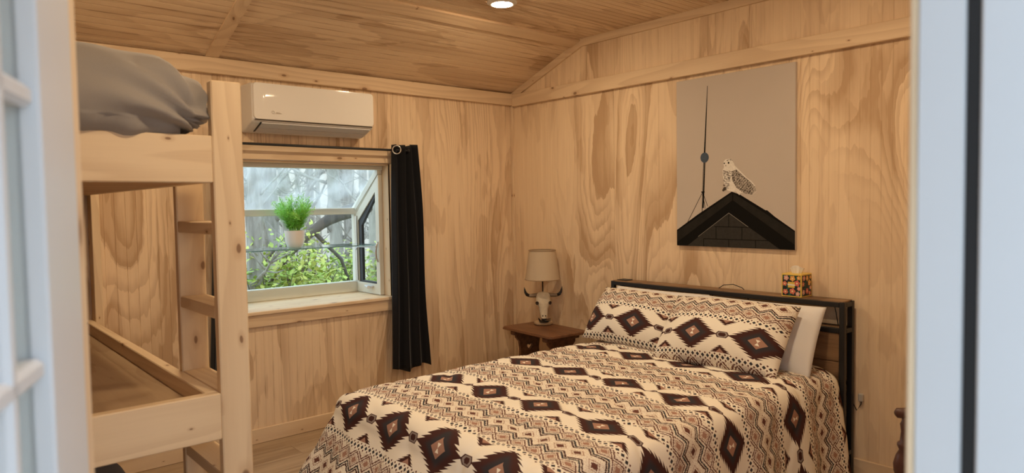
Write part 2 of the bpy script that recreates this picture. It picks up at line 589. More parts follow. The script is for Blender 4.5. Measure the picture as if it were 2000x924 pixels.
for (va, vb) in ((0, 2.2515), (2.253, -LX)):
    grooved('ceiling_panel', u_0=0, u_1=SLN, v_0=va, v_1=vb, mat=PLY_CS, parent=ceiling, gw=.0065, gd=.006, **C1)
    grooved('ceiling_panel', (0, BY, BZ + .009), (0, -1, 0), (-1, 0, 0), (0, 0, -1), 0, 1.16, va, vb, PLY_CF, ceiling, gw=.0065, gd=.006)
    grooved('ceiling_panel', (0, BY, BZ + .009), (0, -1, 0), (-1, 0, 0), (0, 0, -1), 1.161, BY * 2 - WY, va, vb, PLY_CF, ceiling, gw=.0065, gd=.006)
    grooved('ceiling_panel', (0, WY, HZ + .0095), Vector((0, -sl.y, sl.z)), (-1, 0, 0), Vector((0, -nrm.y, nrm.z)), 0, SLN, va, vb, PLY_C, ceiling, gw=.0065, gd=.006)

# ---- trims
TT = 0.019
def trim(i, a, b, mat, label, cat='trim'):
    return tag(board('trim_%d' % i, a, b, mat), label, cat, kind='structure')
trim(1, (-0.0, -T9, 2.160), (LX, -T9 - .030, 2.249), TRIM_X, 'long knotty pine board along the top of the window wall')
t2 = MB().box((-T9, -T9 - .030, 2.152), (-T9 - .030, WY, 2.243), 0.0025).build('trim_2', TRIM_Y)
tag(t2, 'long pine board across the gable wall above the owl canvas', 'trim', kind='structure')
trim(3, (-T9, -T9, 0.10), (-T9 - .021, -T9 - .021, 2.16), TRIM_Z, 'slim upright pine strip in the room corner')
# ceiling battens
def slope_board(name, u_a, u_b, x_a, x_b, t, mat):
    O = Vector((0, 0, HZ))
    poly = [(u_a, -x_a), (u_b, -x_a), (u_b, -x_b), (u_a, -x_b)]
    return MB().prism(poly, O, sl, (-1, 0, 0), nrm, t).build(name, mat)
tag(slope_board('trim_4', SLN - .092, SLN - .004, 0, LX, TT * .7, TRIM_X), 'pine batten along the ceiling break near the lamp', 'trim', kind='structure')
tag(slope_board('trim_5', 0.0, SLN - .093, -2.225, -2.295, TT * .6, TRIM_Y), 'pine batten running up the sloped ceiling above the bunk', 'trim', kind='structure')
rk = MB()
rp = [(0.0, HZ), (BY, BZ), (WY - BY, BZ), (WY, HZ), (WY, HZ - .05), (WY - BY + .012, BZ - .05), (BY - .012, BZ - .05), (0, HZ - .05)]
quads = [(0, 1, 6, 7), (1, 2, 5, 6), (2, 3, 4, 5)]
for q in quads:
    rk.prism([rp[i] for i in q], (-T9, 0, 0), (0, 1, 0), (0, 0, 1), (-1, 0, 0), 0.017)
tag(rk.build('trim_6', TRIM_Y), 'narrow pine strip following the ceiling line on the gable wall', 'trim', kind='structure')
# window casing
CASE = 0.089
trim(7, (WX0 - CASE, -T9, WZ1 + .002), (WX1 + CASE, -T9 - TT, WZ1 + .092), TRIM_X, 'pine head casing over the garden window')
trim(8, (WX1 + .012, -T9, WZ0 - .005), (WX1 + CASE, -T9 - TT, WZ1), TRIM_Z, 'upright pine casing beside the window, by the black curtain')
trim(9, (WX0 - CASE, -T9, WZ0), (WX0, -T9 - TT, WZ1), TRIM_Z, 'upright pine casing of the window behind the bunk ladder')
trim(10, (WX0 - CASE, -T9, 0.697), (WX1 + .02, -T9 - TT, 0.783), TRIM_X, 'pine apron board under the window sill')
def baseb(side, a, b, mat, label):
    tag(board('baseboard_' + side, a, b, mat, bev=0.004), label, 'baseboard', kind='structure')
baseb('back', (0, -T9, 0), (LX, -T9 - .014, 0.09), TRIM_X, 'pine baseboard along the window wall')
baseb('right', (-T9, -T9, 0), (-T9 - .014, WY, 0.09), TRIM_Y, 'pine baseboard along the headboard wall')
baseb('left', (LX + T9, 0, 0), (LX + T9 + .014, WY, 0.09), TRIM_Y, 'pine baseboard behind the bunk bed')

# ================================================================== GARDEN WINDOW
win = thing('window_1', (-1.64, 0.2, 0.79), 'cream garden window projecting outward with sloped glass roof', 'window', kind='structure')
GY = 0.42
RZ0, RZ1 = 1.655, 1.375          # roof glass: at wall, at front
SILL = pine('X', (0.82, 0.65, 0.45), (0.56, 0.37, 0.20), 'sill')
board('sill', (WX0 - .02, -T9 - .032, WZ0 - .022), (WX1 + .018, GY + .02, WZ0), SILL, win, 0.004)
board('jamb_liner', (WX1 - .002, -T9, WZ0), (WX1 + .012, .10, WZ1), TRIM_Z, win)
board('jamb_liner', (WX0 - .012, -T9, WZ0), (WX0 + .002, .10, WZ1), TRIM_Z, win)
board('head_liner', (WX0, -T9, WZ1 - .012), (WX1, .10, WZ1 + .002), TRIM_X, win)
fx0, fx1 = WX0 + .004, WX1 - .004
board('frame_head', (fx0, .055, RZ0 - .008), (fx1, .105, WZ1 - .012), M_vinyl, win)
board('frame_bottom', (fx0, GY - .025, WZ0), (fx1, GY + .03, .868), M_vinyl, win, .004)
board('frame_crossbar', (fx0, GY - .022, RZ1 - .028), (fx1, GY + .03, RZ1 + .018), M_vinyl, win, .004)
for xx in (fx0, fx1 - .034):
    board('corner_post', (xx, GY - .02, .868), (xx + .034, GY + .03, RZ1 - .02), M_vinyl, win, .003)
    mb = MB()
    d = Vector((0, GY - .06, RZ1 - RZ0)); 
    mb.prism([(.07, RZ0 - .035), (.07, RZ0 + .02), (GY + .02, RZ1 + .02), (GY + .02, RZ1 - .035)], (xx, 0, 0), (0, 1, 0), (0, 0, 1), (1, 0, 0), .034)
    mb.build('roof_rafter', M_vinyl, win)
MB().prism([(.09, RZ0 + .004), (.09, RZ0 + .010), (GY, RZ1 + .012), (GY, RZ1 + .006)], (fx0 + .02, 0, 0), (0, 1, 0), (0, 0, 1), (1, 0, 0), fx1 - fx0 - .04).build('roof_pane', hazy_glass('hazy_roof_glass'), win)
board('front_pane', (fx0 + .03, GY, .86), (fx1 - .03, GY + .005, RZ1 - .02), M_glass, win, 0)
# side casements (right one visible)
for side in (1, 0):
    X0 = fx1 - .030 if side else fx0
    X1 = X0 + .030
    outer = [(.07, WZ0 + .004), (GY - .03, WZ0 + .004), (GY - .03, RZ1 - .03), (.07, RZ0 - .04)]
    inner = [(.115, WZ0 + .075), (GY - .055, WZ0 + .075), (GY - .055, RZ1 - .075), (.115, RZ0 - .155)]
    mb = MB()
    for i in range(4):
        j = (i + 1) % 4
        mb.prism([outer[i], outer[j], inner[j], inner[i]], (X0, 0, 0), (0, 1, 0), (0, 0, 1), (1, 0, 0), .030)
    cas = mb.build('casement', M_vinyl, win)
    in2 = [(.125, WZ0 + .088), (GY - .095, WZ0 + .088), (GY - .095, RZ1 - .105), (.125, RZ0 - .185)]
    mb = MB()
    for i in range(4):
        j = (i + 1) % 4
        mb.prism([inner[i], inner[j], in2[j], in2[i]], (X0 + .008, 0, 0), (0, 1, 0), (0, 0, 1), (1, 0, 0), .02)
    mb.build('screen_frame', M_darkframe, win)
    MB().prism(in2, (X0 + .018, 0, 0), (0, 1, 0), (0, 0, 1), (1, 0, 0), .004).build('side_pane', M_glass, win)
    if side:
        mb = MB().box((X0 - .018, .16, WZ0 + .045), (X0, .25, WZ0 + .062), .004)
        mb.tube([(X0 - .02, .24, WZ0 + .055), (X0 - .032, .21, WZ0 + .058), (X0 - .035, .17, WZ0 + .052)], [.008, .009, .012], 8)
        mb.build('crank', M_white_paint, win, True, angle=40)
        mb = MB().tube([(X0 - .004, .088, 1.02), (X0 - .016, .088, 1.05), (X0 - .020, .088, 1.09), (X0 - .014, .088, 1.13), (X0 - .004, .088, 1.16)], [.004, .007, .008, .007, .004], 8)
        mb.build('latch', M_chrome, win, True)
        board('shelf_standard', (X0 - .008, GY - .05, .875), (X0, GY - .028, RZ1 - .04), M_chrome, win, .001)
        MB().prism([(.11, 1.132), (GY - .03, 1.132), (GY - .03, 1.09), (GY - .06, 1.112), (.11, 1.118)], (X0 - .012, 0, 0), (0, 1, 0), (0, 0, 1), (1, 0, 0), .008).build('bracket', M_white_paint, win)
m_gs, nt, b = newmat('shelf_glass')
setb(b, Roughness=0.03, IOR=1.45)
b.inputs['Transmission Weight'].default_value = 1.0
b.inputs['Base Color'].default_value = (0.62, 0.90, 0.88, 1)
board('glass_shelf', (fx0 + .006, .115, 1.133), (fx1 - .036, GY - .035, 1.140), m_gs, win, .001)

# ================================================================== DOORWAY
jm = thing('door_2', (DX1, WY, 0), 'white door jamb with black weatherstrip at the right edge', 'door frame', kind='structure')
JX = -2.79
board('jamb', (JX, WY, -.02), (DX1, WY - .044, DZ), M_white_paint, jm, .002)
board('weatherstrip', (JX - .001, WY - .0445, 0), (JX + .008, WY - .0565, DZ), plain('black_rubber', (0.012, 0.012, 0.013), .7), jm, .001)
board('stop', (JX - .003, WY - .057, -.02), (DX1, WY - TH - .05, DZ), M_white_paint, jm, .002)
board('casing', (JX + .001, WY + .0005, 0), (JX + .090, WY + .0085, DZ + .08), TRIM_Z, jm, .002)
board('jamb', (DX0, WY + .010, -.02), (DX0 + .013, WY - TH - .05, DZ), M_white_paint, jm, .002)
board('casing', (DX0 - .085, WY + .010, 0), (DX0 + .004, WY + .027, DZ + .08), TRIM_Z, jm, .002)
board('jamb_head', (DX0, WY + .010, DZ - .002), (DX1, WY - TH - .05, DZ + .018), M_white_paint, jm, .002)
board('threshold', (DX0, WY + .02, -.02), (DX1, WY - TH - .06, .012), plain('threshold_metal', (.5, .5, .5), .4, 1), jm, .003)

lf = thing('door_1', (-3.71, -3.845, 0), 'white glazed door with muntins swung open at the left edge', 'door', kind='structure')
dA = math.radians(70)
DU = Vector((math.cos(dA), math.sin(dA), 0)); DN = Vector((math.sin(dA), -math.cos(dA), 0))
HO = Vector((-3.71, -3.86, 0))
def leaf(name, s0, s1, z0, z1, n0, n1, mat, bev=0.003):
    mb = MB().box((s0, n0, z0), (s1, n1, z1), bev)
    mb.v = [tuple(HO + DU * v[0] + DN * v[1] + Vector((0, 0, v[2]))) for v in mb.v]
    return mb.build(name, mat, lf)
D0, D1 = 0.008, 2.03
leaf('hinge_stile', 0.004, 0.125, D0, D1, -.044, 0, M_white_paint)
leaf('lock_stile', 0.690, 0.845, D0, D1, -.044, 0, M_white_paint)
leaf('edge_strip', 0.845, 0.888, D0, D1, -.040, -.002, TRIM_Z)
leaf('top_rail', 0.125, 0.690, D1 - .13, D1, -.044, 0, M_white_paint)
leaf('bottom_rail', 0.125, 0.690, D0, 0.28, -.044, 0, M_white_paint)
for zc in (0.373, 0.660, 0.947, 1.234, 1.520, 1.806):
    leaf('muntin', 0.125, 0.690, zc - .012, zc + .012, -.034, -.006, M_white_paint, .006)
for sc in (0.230, 0.408, 0.585):
    leaf('muntin', sc - .012, sc + .012, 0.28, D1 - .13, -.034, -.006, M_white_paint, .006)
leaf('pane', 0.125, 0.690, 0.28, D1 - .13, -.022, -.018, M_glass, 0)
for zc in (0.25, 1.05, 1.82):
    mb = MB().lathe([(0.007, 0), (0.007, 0.09)], HO + Vector((0, 0, zc)) + DN * .004, 8)
    mb.build('hinge', M_chrome, lf)

# ================================================================== CEILING LIGHTS
M_lens, nt, b = newmat('lamp_lens')
setb(b, Roughness=0.4)
b.inputs['Base Color'].default_value = (1, .9, .75, 1)
b.inputs['Emission Color'].default_value = LAMP_COL
b.inputs['Emission Strength'].default_value = LAMP_STRENGTH
M_ring = plain('lamp_ring_white', (.8, .78, .74), .4)
proto = None
for i, (lx, ly, wh) in enumerate(((-1.02, -1.09, 'above the corner between window wall and gable wall'),
                                  (-1.02, -2.73, 'over the near side of the patterned bed'),
                                  (-2.75, -1.09, 'above the far end of the bunk bed'),
                                  (-2.75, -2.73, 'nearest the open doorway'))):
    lt = thing('ceiling_light', (lx, ly, BZ), 'round glowing recessed ceiling light ' + wh, 'ceiling light', 'recessed ceiling lights')
    if proto is None:
        ring = MB().lathe([(.085, 0), (.085, -.006), (.070, -.016), (.060, -.016), (.060, -.004)], (0, 0, 0), 32, caps=False).build('trim_ring', M_ring, None, True, angle=40)
        lens = MB().lathe([(.0605, -.008), (.058, -.014), (.047, -.020), (.028, -.024), (.008, -.0255)], (0, 0, 0), 32).build('lens', M_lens, None, True, angle=60)
        proto = (ring, lens)
        parts = proto
    else:
        parts = tuple(o.copy() for o in proto)
        for o in parts: COL.objects.link(o)
    for o in parts:
        o.parent = lt

# ================================================================== BUNK BED
bunk = thing('bunk_bed', (-3.4, -0.97, 0), 'knotty pine bunk bed with built-in ladder at the left', 'bunk bed')
BX0, BX1, BY0 = -3.93, -2.893, -1.95
T2 = 0.038
LXR = -2.804
board('ladder_post', (BX1, BY0, 0), (LXR, BY0 + T2, 1.782), BUNK_Z, bunk, .004)
board('ladder_post', (BX1, -1.560, 0), (LXR, -1.522, 1.617), BUNK_Z, bunk, .004)
for zt in (1.360, 1.103, 0.845, 0.590, 0.333):
    board('rung', (BX1 + .001, BY0 + T2, zt - T2), (LXR - .001, -1.560, zt), BUNK_Y, bunk, .003)
for (z0, z1) in ((1.478, 1.617), (0.704, 0.845)):
    board('end_rail', (BX0, BY0, z0), (BX1 - .001, BY0 + T2, z1), BUNK_X, bunk, .003)
    board('end_rail', (BX0, -.05, z0), (BX1 - T2, -.012, z1), BUNK_X, bunk, .003)
    board('side_rail', (BX1 - T2, BY0 + T2, z0), (BX1, -.012, z1), BUNK_Y, bunk, .003)
    board('side_rail', (BX0 - .0, BY0 + T2, z0), (BX0 + T2, -.05, z1), BUNK_Y, bunk, .003)
DECK_U = ply('X', (.56, .36, .20), (.36, .20, .10), 'deckunder')
DECK = ply('Y', (.50, .35, .21), (.36, .23, .13), 'deck', 1.0, 3.0, 0.4)
board('upper_deck', (BX0 + T2, BY0 + T2, 1.480), (BX1 - T2, -.05, 1.494), DECK_U, bunk, .001)
board('lower_deck', (BX0 + T2, BY0 + T2, 0.778), (BX1 - T2, -.05, 0.792), DECK, bunk, .001)
board('back_post', (BX1, -.10, 0), (BX1 + T2, -.012, 1.617), BUNK_Z, bunk, .003)
board('back_post', (BX1 - T2 - .045, -.012 - T2 - .039, .845), (BX1 - T2, -.05, 1.02), BUNK_Z, bunk, .003)
board('wall_post', (BX0, BY0 + T2, 0), (BX0 + .089, BY0 + 2 * T2, .704), BUNK_Z, bunk, .003)
board('wall_post', (BX0 + T2, BY0 + T2, .845), (BX0 + .127, BY0 + 2 * T2, 1.478), BUNK_Z, bunk, .003)
board('back_post', (BX0, -.05, .845), (BX0 + T2, -.012, 1.478), BUNK_Z, bunk, .003)

def noise3(p, s): return mnoise.noise(Vector(p) * s)

def rounded_box(c, h, r, n, disp=None, zmap=None):
    """cube-sphere style rounded box: centre c, half sizes h, corner radii r (per axis)"""
    mb = MB()
    c, h, r = Vector(c), Vector(h), Vector(r)
    idx = {}
    def vert(q):
        k = tuple(round(t, 5) for t in q)
        if k in idx: return idx[k]
        P = Vector((q[0] * h.x, q[1] * h.y, q[2] * h.z))
        I = Vector([max(-(h[i] - r[i]), min(h[i] - r[i], P[i])) for i in range(3)])
        d = Vector([(P[i] - I[i]) / r[i] for i in range(3)])
        if d.length > 1e-9: d.normalize()
        pos = I + Vector([d[i] * r[i] for i in range(3)])
        pos = c + pos
        if disp: pos = disp(pos, d)
        idx[k] = len(mb.v); mb.v.append(tuple(pos))
        return idx[k]
    g = [-math.cos(PI * i / n) * 0.35 + (-1 + 2 * i / n) * 0.65 for i in range(n + 1)]
    for ax in range(3):
        a, b_ = (ax + 1) % 3, (ax + 2) % 3
        for s in (-1, 1):
            for i in range(n):
                for j in range(n):
                    q = []
                    for (ii, jj) in ((i, j), (i + 1, j), (i + 1, j + 1), (i, j + 1)):
                        p = [0, 0, 0]; p[ax] = s; p[a] = g[ii]; p[b_] = g[jj]
                        q.append(vert(p))
                    mb.f.append(tuple(q) if s > 0 else tuple(reversed(q))); mb.mi.append(0)
    return mb

def bunk_mat_disp(p, d):
    zc = 1.69
    q = Vector(p)
    if q.z < zc: q.z = zc + (q.z - zc) * 0.50
    if q.y < -1.90: q.x += .018 * min(1, (-1.90 - q.y) / .05) * max(0, (q.x + 3.2) / .3)
    # wrinkles gathered at the near right corner
    cr = Vector((-2.90, -1.98, 1.62))
    v = q - cr
    ds = v.length
    ang = math.atan2(v.z, -v.x + 1e-6)
    wr = math.sin(ang * 17 + ds * 9 + 2.5 * noise3(q, 3)) * 0.018 * max(0, 1 - ds / 0.46) * min(1, ds / 0.06)
    q += d * (wr + 0.012 * noise3(q, 4.5) + 0.006 * noise3(q, 11))
    if q.z < 1.66 and q.y < -1.7:
        q.y += 0.0
        q += d * 0.006 * math.sin(q.x * 46 + 3 * noise3(q, 5))
    return q
M_sheet = fabric('grey_sheet', (0.30, 0.27, 0.245), 500, .08)
mt = rounded_box((-3.392, -1.008, 1.69), (.517, .985, .175), (.31, .12, .172), 44, bunk_mat_disp).build('bunk_mattress', M_sheet, None, True)
tag(mt, 'grey sheeted mattress bulging on the upper bunk', 'mattress')

tote = rounded_box((-3.17, -.86, .160), (.245, .20, .160), (.06, .06, .06), 14, lambda p, d: p + d * .008 * noise3(p, 7)).build('storage_bag', fabric('charcoal_canvas', (.05, .047, .055), 300), None, True)
tag(tote, 'dark grey soft storage bag on the floor under the bunk', 'bag')

# ================================================================== MINI-SPLIT AIR CONDITIONER
ac = thing('air_conditioner', (-1.725, 0, 1.84), 'white wall air conditioner above the window', 'air conditioner')
M_acw = plain('ac_white', (.82, .80, .76), .32, 0, .5, .02, 6)
M_acg = plain('ac_gloss_panel', (.86, .83, .78), .06, 0, .5, .02, 6)
M_acl = plain('ac_grey_louver', (.60, .57, .55), .45)
X0, X1 = -2.105, -1.340
prof = [(-T9, 2.110), (-.150, 2.110), (-.192, 2.102), (-.196, 1.905), (-.188, 1.888), (-.075, 1.846), (-.040, 1.840), (-T9, 1.840)]
mb = MB().prism(prof, (X0, 0, 0), (0, 1, 0), (0, 0, 1), (1, 0, 0), X1 - X0)
o = mb.build('body', M_acw, ac)
bv = o.modifiers.new('bevel', 'BEVEL'); bv.width = .012; bv.segments = 3; bv.limit_method = 'ANGLE'
def rrect(a, b_, c_, d_, r, n=6):
    pts = []
    for (cx, cy, a0) in ((b_ - r, d_ - r, 0), (a + r, d_ - r, 90), (a + r, c_ + r, 180), (b_ - r, c_ + r, 270)):
        for k in range(n + 1):
            t = math.radians(a0 + 90 * k / n)
            pts.append((cx + r * math.cos(t), cy + r * math.sin(t)))
    return pts
# glossy front panel, slightly crowned
pr = rrect(X0 + .004, X1 - .002, 1.902, 2.106, .020)
mb = MB()
n = len(pr)
cx, cz = (X0 + X1) / 2, 2.004
rings = []
for k, (sc, yy) in enumerate(((1.0, -.190), (1.0, -.200), (.992, -.2055), (.75, -.2085), (.4, -.210))):
    rings.append([((p[0] - cx) * sc + cx if sc > .9 else (p[0] - cx) * (1 - (1 - sc) * .25) + cx, yy - .004 * (1 - ((p[1] - cz) / .1) ** 2), (p[1] - cz) * sc + cz) for p in pr])
vs = [v for r_ in rings for v in r_]
fs = []
for k in range(len(rings) - 1):
    for i in range(n):
        j = (i + 1) % n
        fs.append((k * n + i, k * n + j, (k + 1) * n + j, (k + 1) * n + i))
fs.append(tuple((len(rings) - 1) * n + i for i in range(n)))
mb.add(vs, fs)
mb.build('front_panel', M_acg, ac, True, angle=50)
def on_under(s, off): # along the sloped underside, s 0 front .. 1 back
    a, b_ = Vector((0, -.188, 1.888)), Vector((0, -.075, 1.846))
    d = (b_ - a); nn = Vector((0, -d.z, d.y)).normalized()
    if nn.z > 0: nn = -nn
    return a + d * s + nn * off
for (s0, s1) in ((.03, .52), (.56, .97)):
    mb = MB()
    p = [on_under(s0, 0), on_under(s0, .006), on_under(s1, .006), on_under(s1, 0)]
    mb.prism([(q.y, q.z) for q in p], (X0 + .055, 0, 0), (0, 1, 0), (0, 0, 1), (1, 0, 0), X1 - X0 - .075)
    mb.build('louver', M_acl, ac)
mb = MB()
p = [on_under(.0, .0), on_under(.0, .004), on_under(1, .004), on_under(1, 0)]
mb.prism([(q.y, q.z) for q in p], (X0 + .048, 0, 0), (0, 1, 0), (0, 0, 1), (1, 0, 0), .005)
mb.build('louver_gap', M_black_metal, ac)
board('panel_seam', (X0 + .012, -.193, 1.8965), (X1 - .01, -.199, 1.9015), plain('seam_dark', (.10, .08, .06), .7), ac, 0)
# small maker's mark, illegible in the photograph: an emblem and a short line
mb = MB()
mb.tube([(X0 + .112 + .008 * math.cos(t), -.2135, 1.9435 + .008 * math.sin(t)) for t in [2 * PI * k / 14 for k in range(14)]], .0012, 5, closed=True)
mb.box((X0 + .128, -.2135, 1.939), (X0 + .160, -.2125, 1.942)).box((X0 + .132, -.2135, 1.9435), (X0 + .150, -.2125, 1.9455))
mb.build('emblem', plain('pale_grey_print', (.55, .50, .42), .4), ac)

# ================================================================== CURTAINS AND ROD
rod = thing('curtain_rod', (-1.64, -.085, 1.772), 'thin black curtain rod above the window', 'curtain rod')
RYY, RZZ = -.085, 1.772
MB().tube([(-2.30, RYY, RZZ), (-1.02, RYY, RZZ)], .0075, 12).build('pole', M_black_metal, rod, True, angle=40)
for xx in (-2.30, -1.02):
    sgn = -1 if xx < -2 else 1
    MB().lathe([(.0075, 0), (.013, .004), (.014, .012), (.009, .020), (.002, .023)], (xx, RYY, RZZ), 12, axis=(sgn, 0, 0)).build('finial', M_black_metal, rod, True)
for xx in (-2.24, -1.07):
    mb = MB().tube([(xx, -T9 - TT, RZZ - .01), (xx, RYY, RZZ - .012)], .005, 8).box((xx - .012, -T9 - TT - .003, RZZ - .02), (xx + .012, -T9 - TT, RZZ + .004), .001)
    mb.build('bracket', M_black_metal, rod)
M_curt = fabric('black_curtain_cloth', (0.0095, 0.0095, 0.012), 600, .15)
def curtain(name, xl0, xr0, xl1, xr1, zt, zb, label, folds, grom):
    t_ = thing(name, ((xl0 + xr0) / 2, -.085, zb), label, 'curtain', 'black window curtains')
    def fn(s, t):
        xl = xl0 + (xl1 - xl0) * t; xr = xr0 + (xr1 - xr0) * t ** .8
        wv = -math.sin(2 * PI * folds * s - .6) 
        amp = .030 - .004 * t
        x = xl + (xr - xl) * s + .006 * math.sin(9 * t + 5 * s) * s + .004 * math.cos(2 * PI * folds * s) 
        y = -.088 + amp * wv + .006 * math.sin(5 * t + 11 * s)
        z = zt + (zb - zt) * t + .010 * s * (1 - t) * math.sin(9 * s) + (.016 * math.sin(2 * PI * 1.3 * s + 1.2) if t > .98 else 0) 
        return (x, y, z)
    o = MB().grid(fn, 60, 50).build('cloth', M_curt, t_, True)
    m_ = o.modifiers.new('thick', 'SOLIDIFY'); m_.thickness = .003
    for s in grom:
        P = Vector(fn(s, 0.02)); P.z = RZZ
        nn = Vector((-.50, -.87, 0)).normalized(); d = Vector((nn.y, -nn.x, 0))
        P += nn * .014
        mb = MB().tube([P + (d * math.cos(a) + Vector((0, 0, 1)) * math.sin(a)) * .027 for a in [2 * PI * k / 24 for k in range(24)]], .0042, 8, closed=True)
        mb.build('grommet', M_chrome, t_, True)
    return t_
curtain('curtain', -1.142, -.955, -1.178, -.888, 1.808, .292, 'long black grommet curtain hanging right of the window', 3.2, (.12,))
curtain('curtain', -2.275, -2.155, -2.36, -2.185, 1.808, .30, 'black curtain mostly hidden behind the bunk ladder', 3.0, (.1, .5))

# ================================================================== FERN IN POT
fern = thing('potted_fern', (-1.685, .25, 1.14), 'bright green feathery fern in white pot on glass shelf', 'potted plant')
PX, PY, PZ = -1.685, .25, 1.1405
M_pot = plain('white_ceramic', (.84, .80, .77), .35)
MB().lathe([(.040, 0), (.050, .006), (.060, .040), (.065, .112), (.060, .112), (.055, .095), (.002, .095)], (PX, PY, PZ), 28).build('pot', M_pot, fern, True, angle=50)
MB().lathe([(.0545, 0), (.03, .004), (.001, .005)], (PX, PY, PZ + .094), 20).build('soil', plain('potting_soil', (.03, .02, .015), .95, var=.5, vscale=200), fern)
M_fern, nt, b = newmat('fern_green')
tc = nt.nodes.new('ShaderNodeTexCoord')
fnz = nz(nt, tc.outputs['Object'], 18, 2)
nt.links.new(mixc(nt, fnz.smooth(.3, .7), (.22, .62, .06), (.46, .84, .18)), b.inputs['Base Color'])
setb(b, Roughness=.6)
b.inputs['Transmission Weight'].default_value = 0.0
mbs, mbl = MB(), MB()
rr = random.Random(3)
for k in range(58):
    az = rr.uniform(0, 2 * PI)
    lean = rr.uniform(.05, 1.0)
    L = rr.uniform(.17, .33) * (1.0 - .20 * lean)
    p0 = Vector((PX + .03 * math.cos(az), PY + .03 * math.sin(az), PZ + .095))
    pts = []
    for i in range(9):
        t = i / 8
        out = L * lean * .50 * t ** 1.5
        up_ = L * (t - .28 * lean * t * t)
        pts.append(p0 + Vector((math.cos(az) * out, math.sin(az) * out, up_)))
    mbs.tube(pts, [.0013 - .0008 * i / 8 for i in range(9)], 4, caps=False)
    for i in range(2, 9):
        for j in range(3):
            P = pts[i - 1].lerp(pts[i], j / 3)
            t = (i - 1 + j / 3) / 8
            wl = .050 * math.sin(PI * min(1, .12 + t * .86)) ** .8
            tan = (pts[i] - pts[i - 1]).normalized()
            for sd in range(3):
                a2 = rr.uniform(0, 2 * PI)
                side = Vector((math.cos(a2), math.sin(a2), rr.uniform(-.2, .5)))
                side = (side - tan * side.dot(tan)).normalized()
                dirn = (side + tan * .55).normalized()
                tip = P + dirn * wl * rr.uniform(.6, 1.1)
                wv = tan.cross(dirn).normalized() * .0014
                mid = P.lerp(tip, .5)
                mbl.add([P, mid + wv, tip, mid - wv], [(0, 1, 2, 3)])
                for q in range(4):
                    b0 = P.lerp(tip, .3 + .17 * q)
                    d2 = (dirn + Vector((rr.uniform(-1, 1), rr.uniform(-1, 1), rr.uniform(-1, 1))) * .8).normalized()
                    t2 = b0 + d2 * .012
                    mbl.add([b0 - wv * .8, t2, b0 + wv * .8], [(0, 1, 2)])
mbs.build('stems', M_fern, fern)
tag(mbl.build('fronds', M_fern, fern, fix=False), kind='stuff')

# ================================================================== NIGHTSTAND
M_dk, nt, b = newmat('dark_walnut')
a_, c_, l_, rn = objcoords(nt, 'Y')
g1 = nz(nt, comb(nt, a_ * 30, c_ * 30, l_ * 2.5), 1, 4, .6, .4)
nt.links.new(mixc(nt, g1.smooth(.3, .75), (.20, .085, .038), (.085, .032, .015)), b.inputs['Base Color'])
setb(b, Roughness=.38)
NZ = .53
ns = thing('nightstand', (-.26, -.60, 0), 'dark stained trestle side table with a heart cutout', 'side table')
NA = math.radians(-4.5)
NC = Vector((-.262, -.602, 0))
def ntf(p):
    ca, sa = math.cos(NA), math.sin(NA)
    return (NC.x + p[0] * ca - p[1] * sa, NC.y + p[0] * sa + p[1] * ca, p[2])
def nbuild(mb, name, mat=M_dk, **k):
    mb.v = [ntf(v) for v in mb.v]
    return mb.build(name, mat, ns, **k)
hx, hy = .175, .278
mb = MB()
def ring(e, z): return [(p[0], p[1], z) for p in rrect(-hx + e, hx - e, -hy + e, hy - e, .035 - e * .5, 5)]
rs = [ring(.012, NZ - .022), ring(0, NZ - .018), ring(0, NZ - .012), ring(.003, NZ - .009), ring(.003, NZ - .005), ring(.010, NZ)]
n = len(rs[0])
vs = [v for r_ in rs for v in r_]
fs = [tuple(reversed(range(n))), tuple((len(rs) - 1) * n + i for i in range(n))]
for k in range(len(rs) - 1):
    for i in range(n):
        j = (i + 1) % n
        fs.append((k * n + i, k * n + j, (k + 1) * n + j, (k + 1) * n + i))
mb.add(vs, fs)
nbuild(mb, 'tabletop')
def heart(cx, cz, s, n=22):
    pts = []
    for k in range(n):
        t = 2 * PI * k / n
        x = 16 * math.sin(t) ** 3
        z = 13 * math.cos(t) - 5 * math.cos(2 * t) - 2 * math.cos(3 * t) - math.cos(4 * t)
        pts.append((cx + x * s / 32, cz + z * s / 32))
    return pts
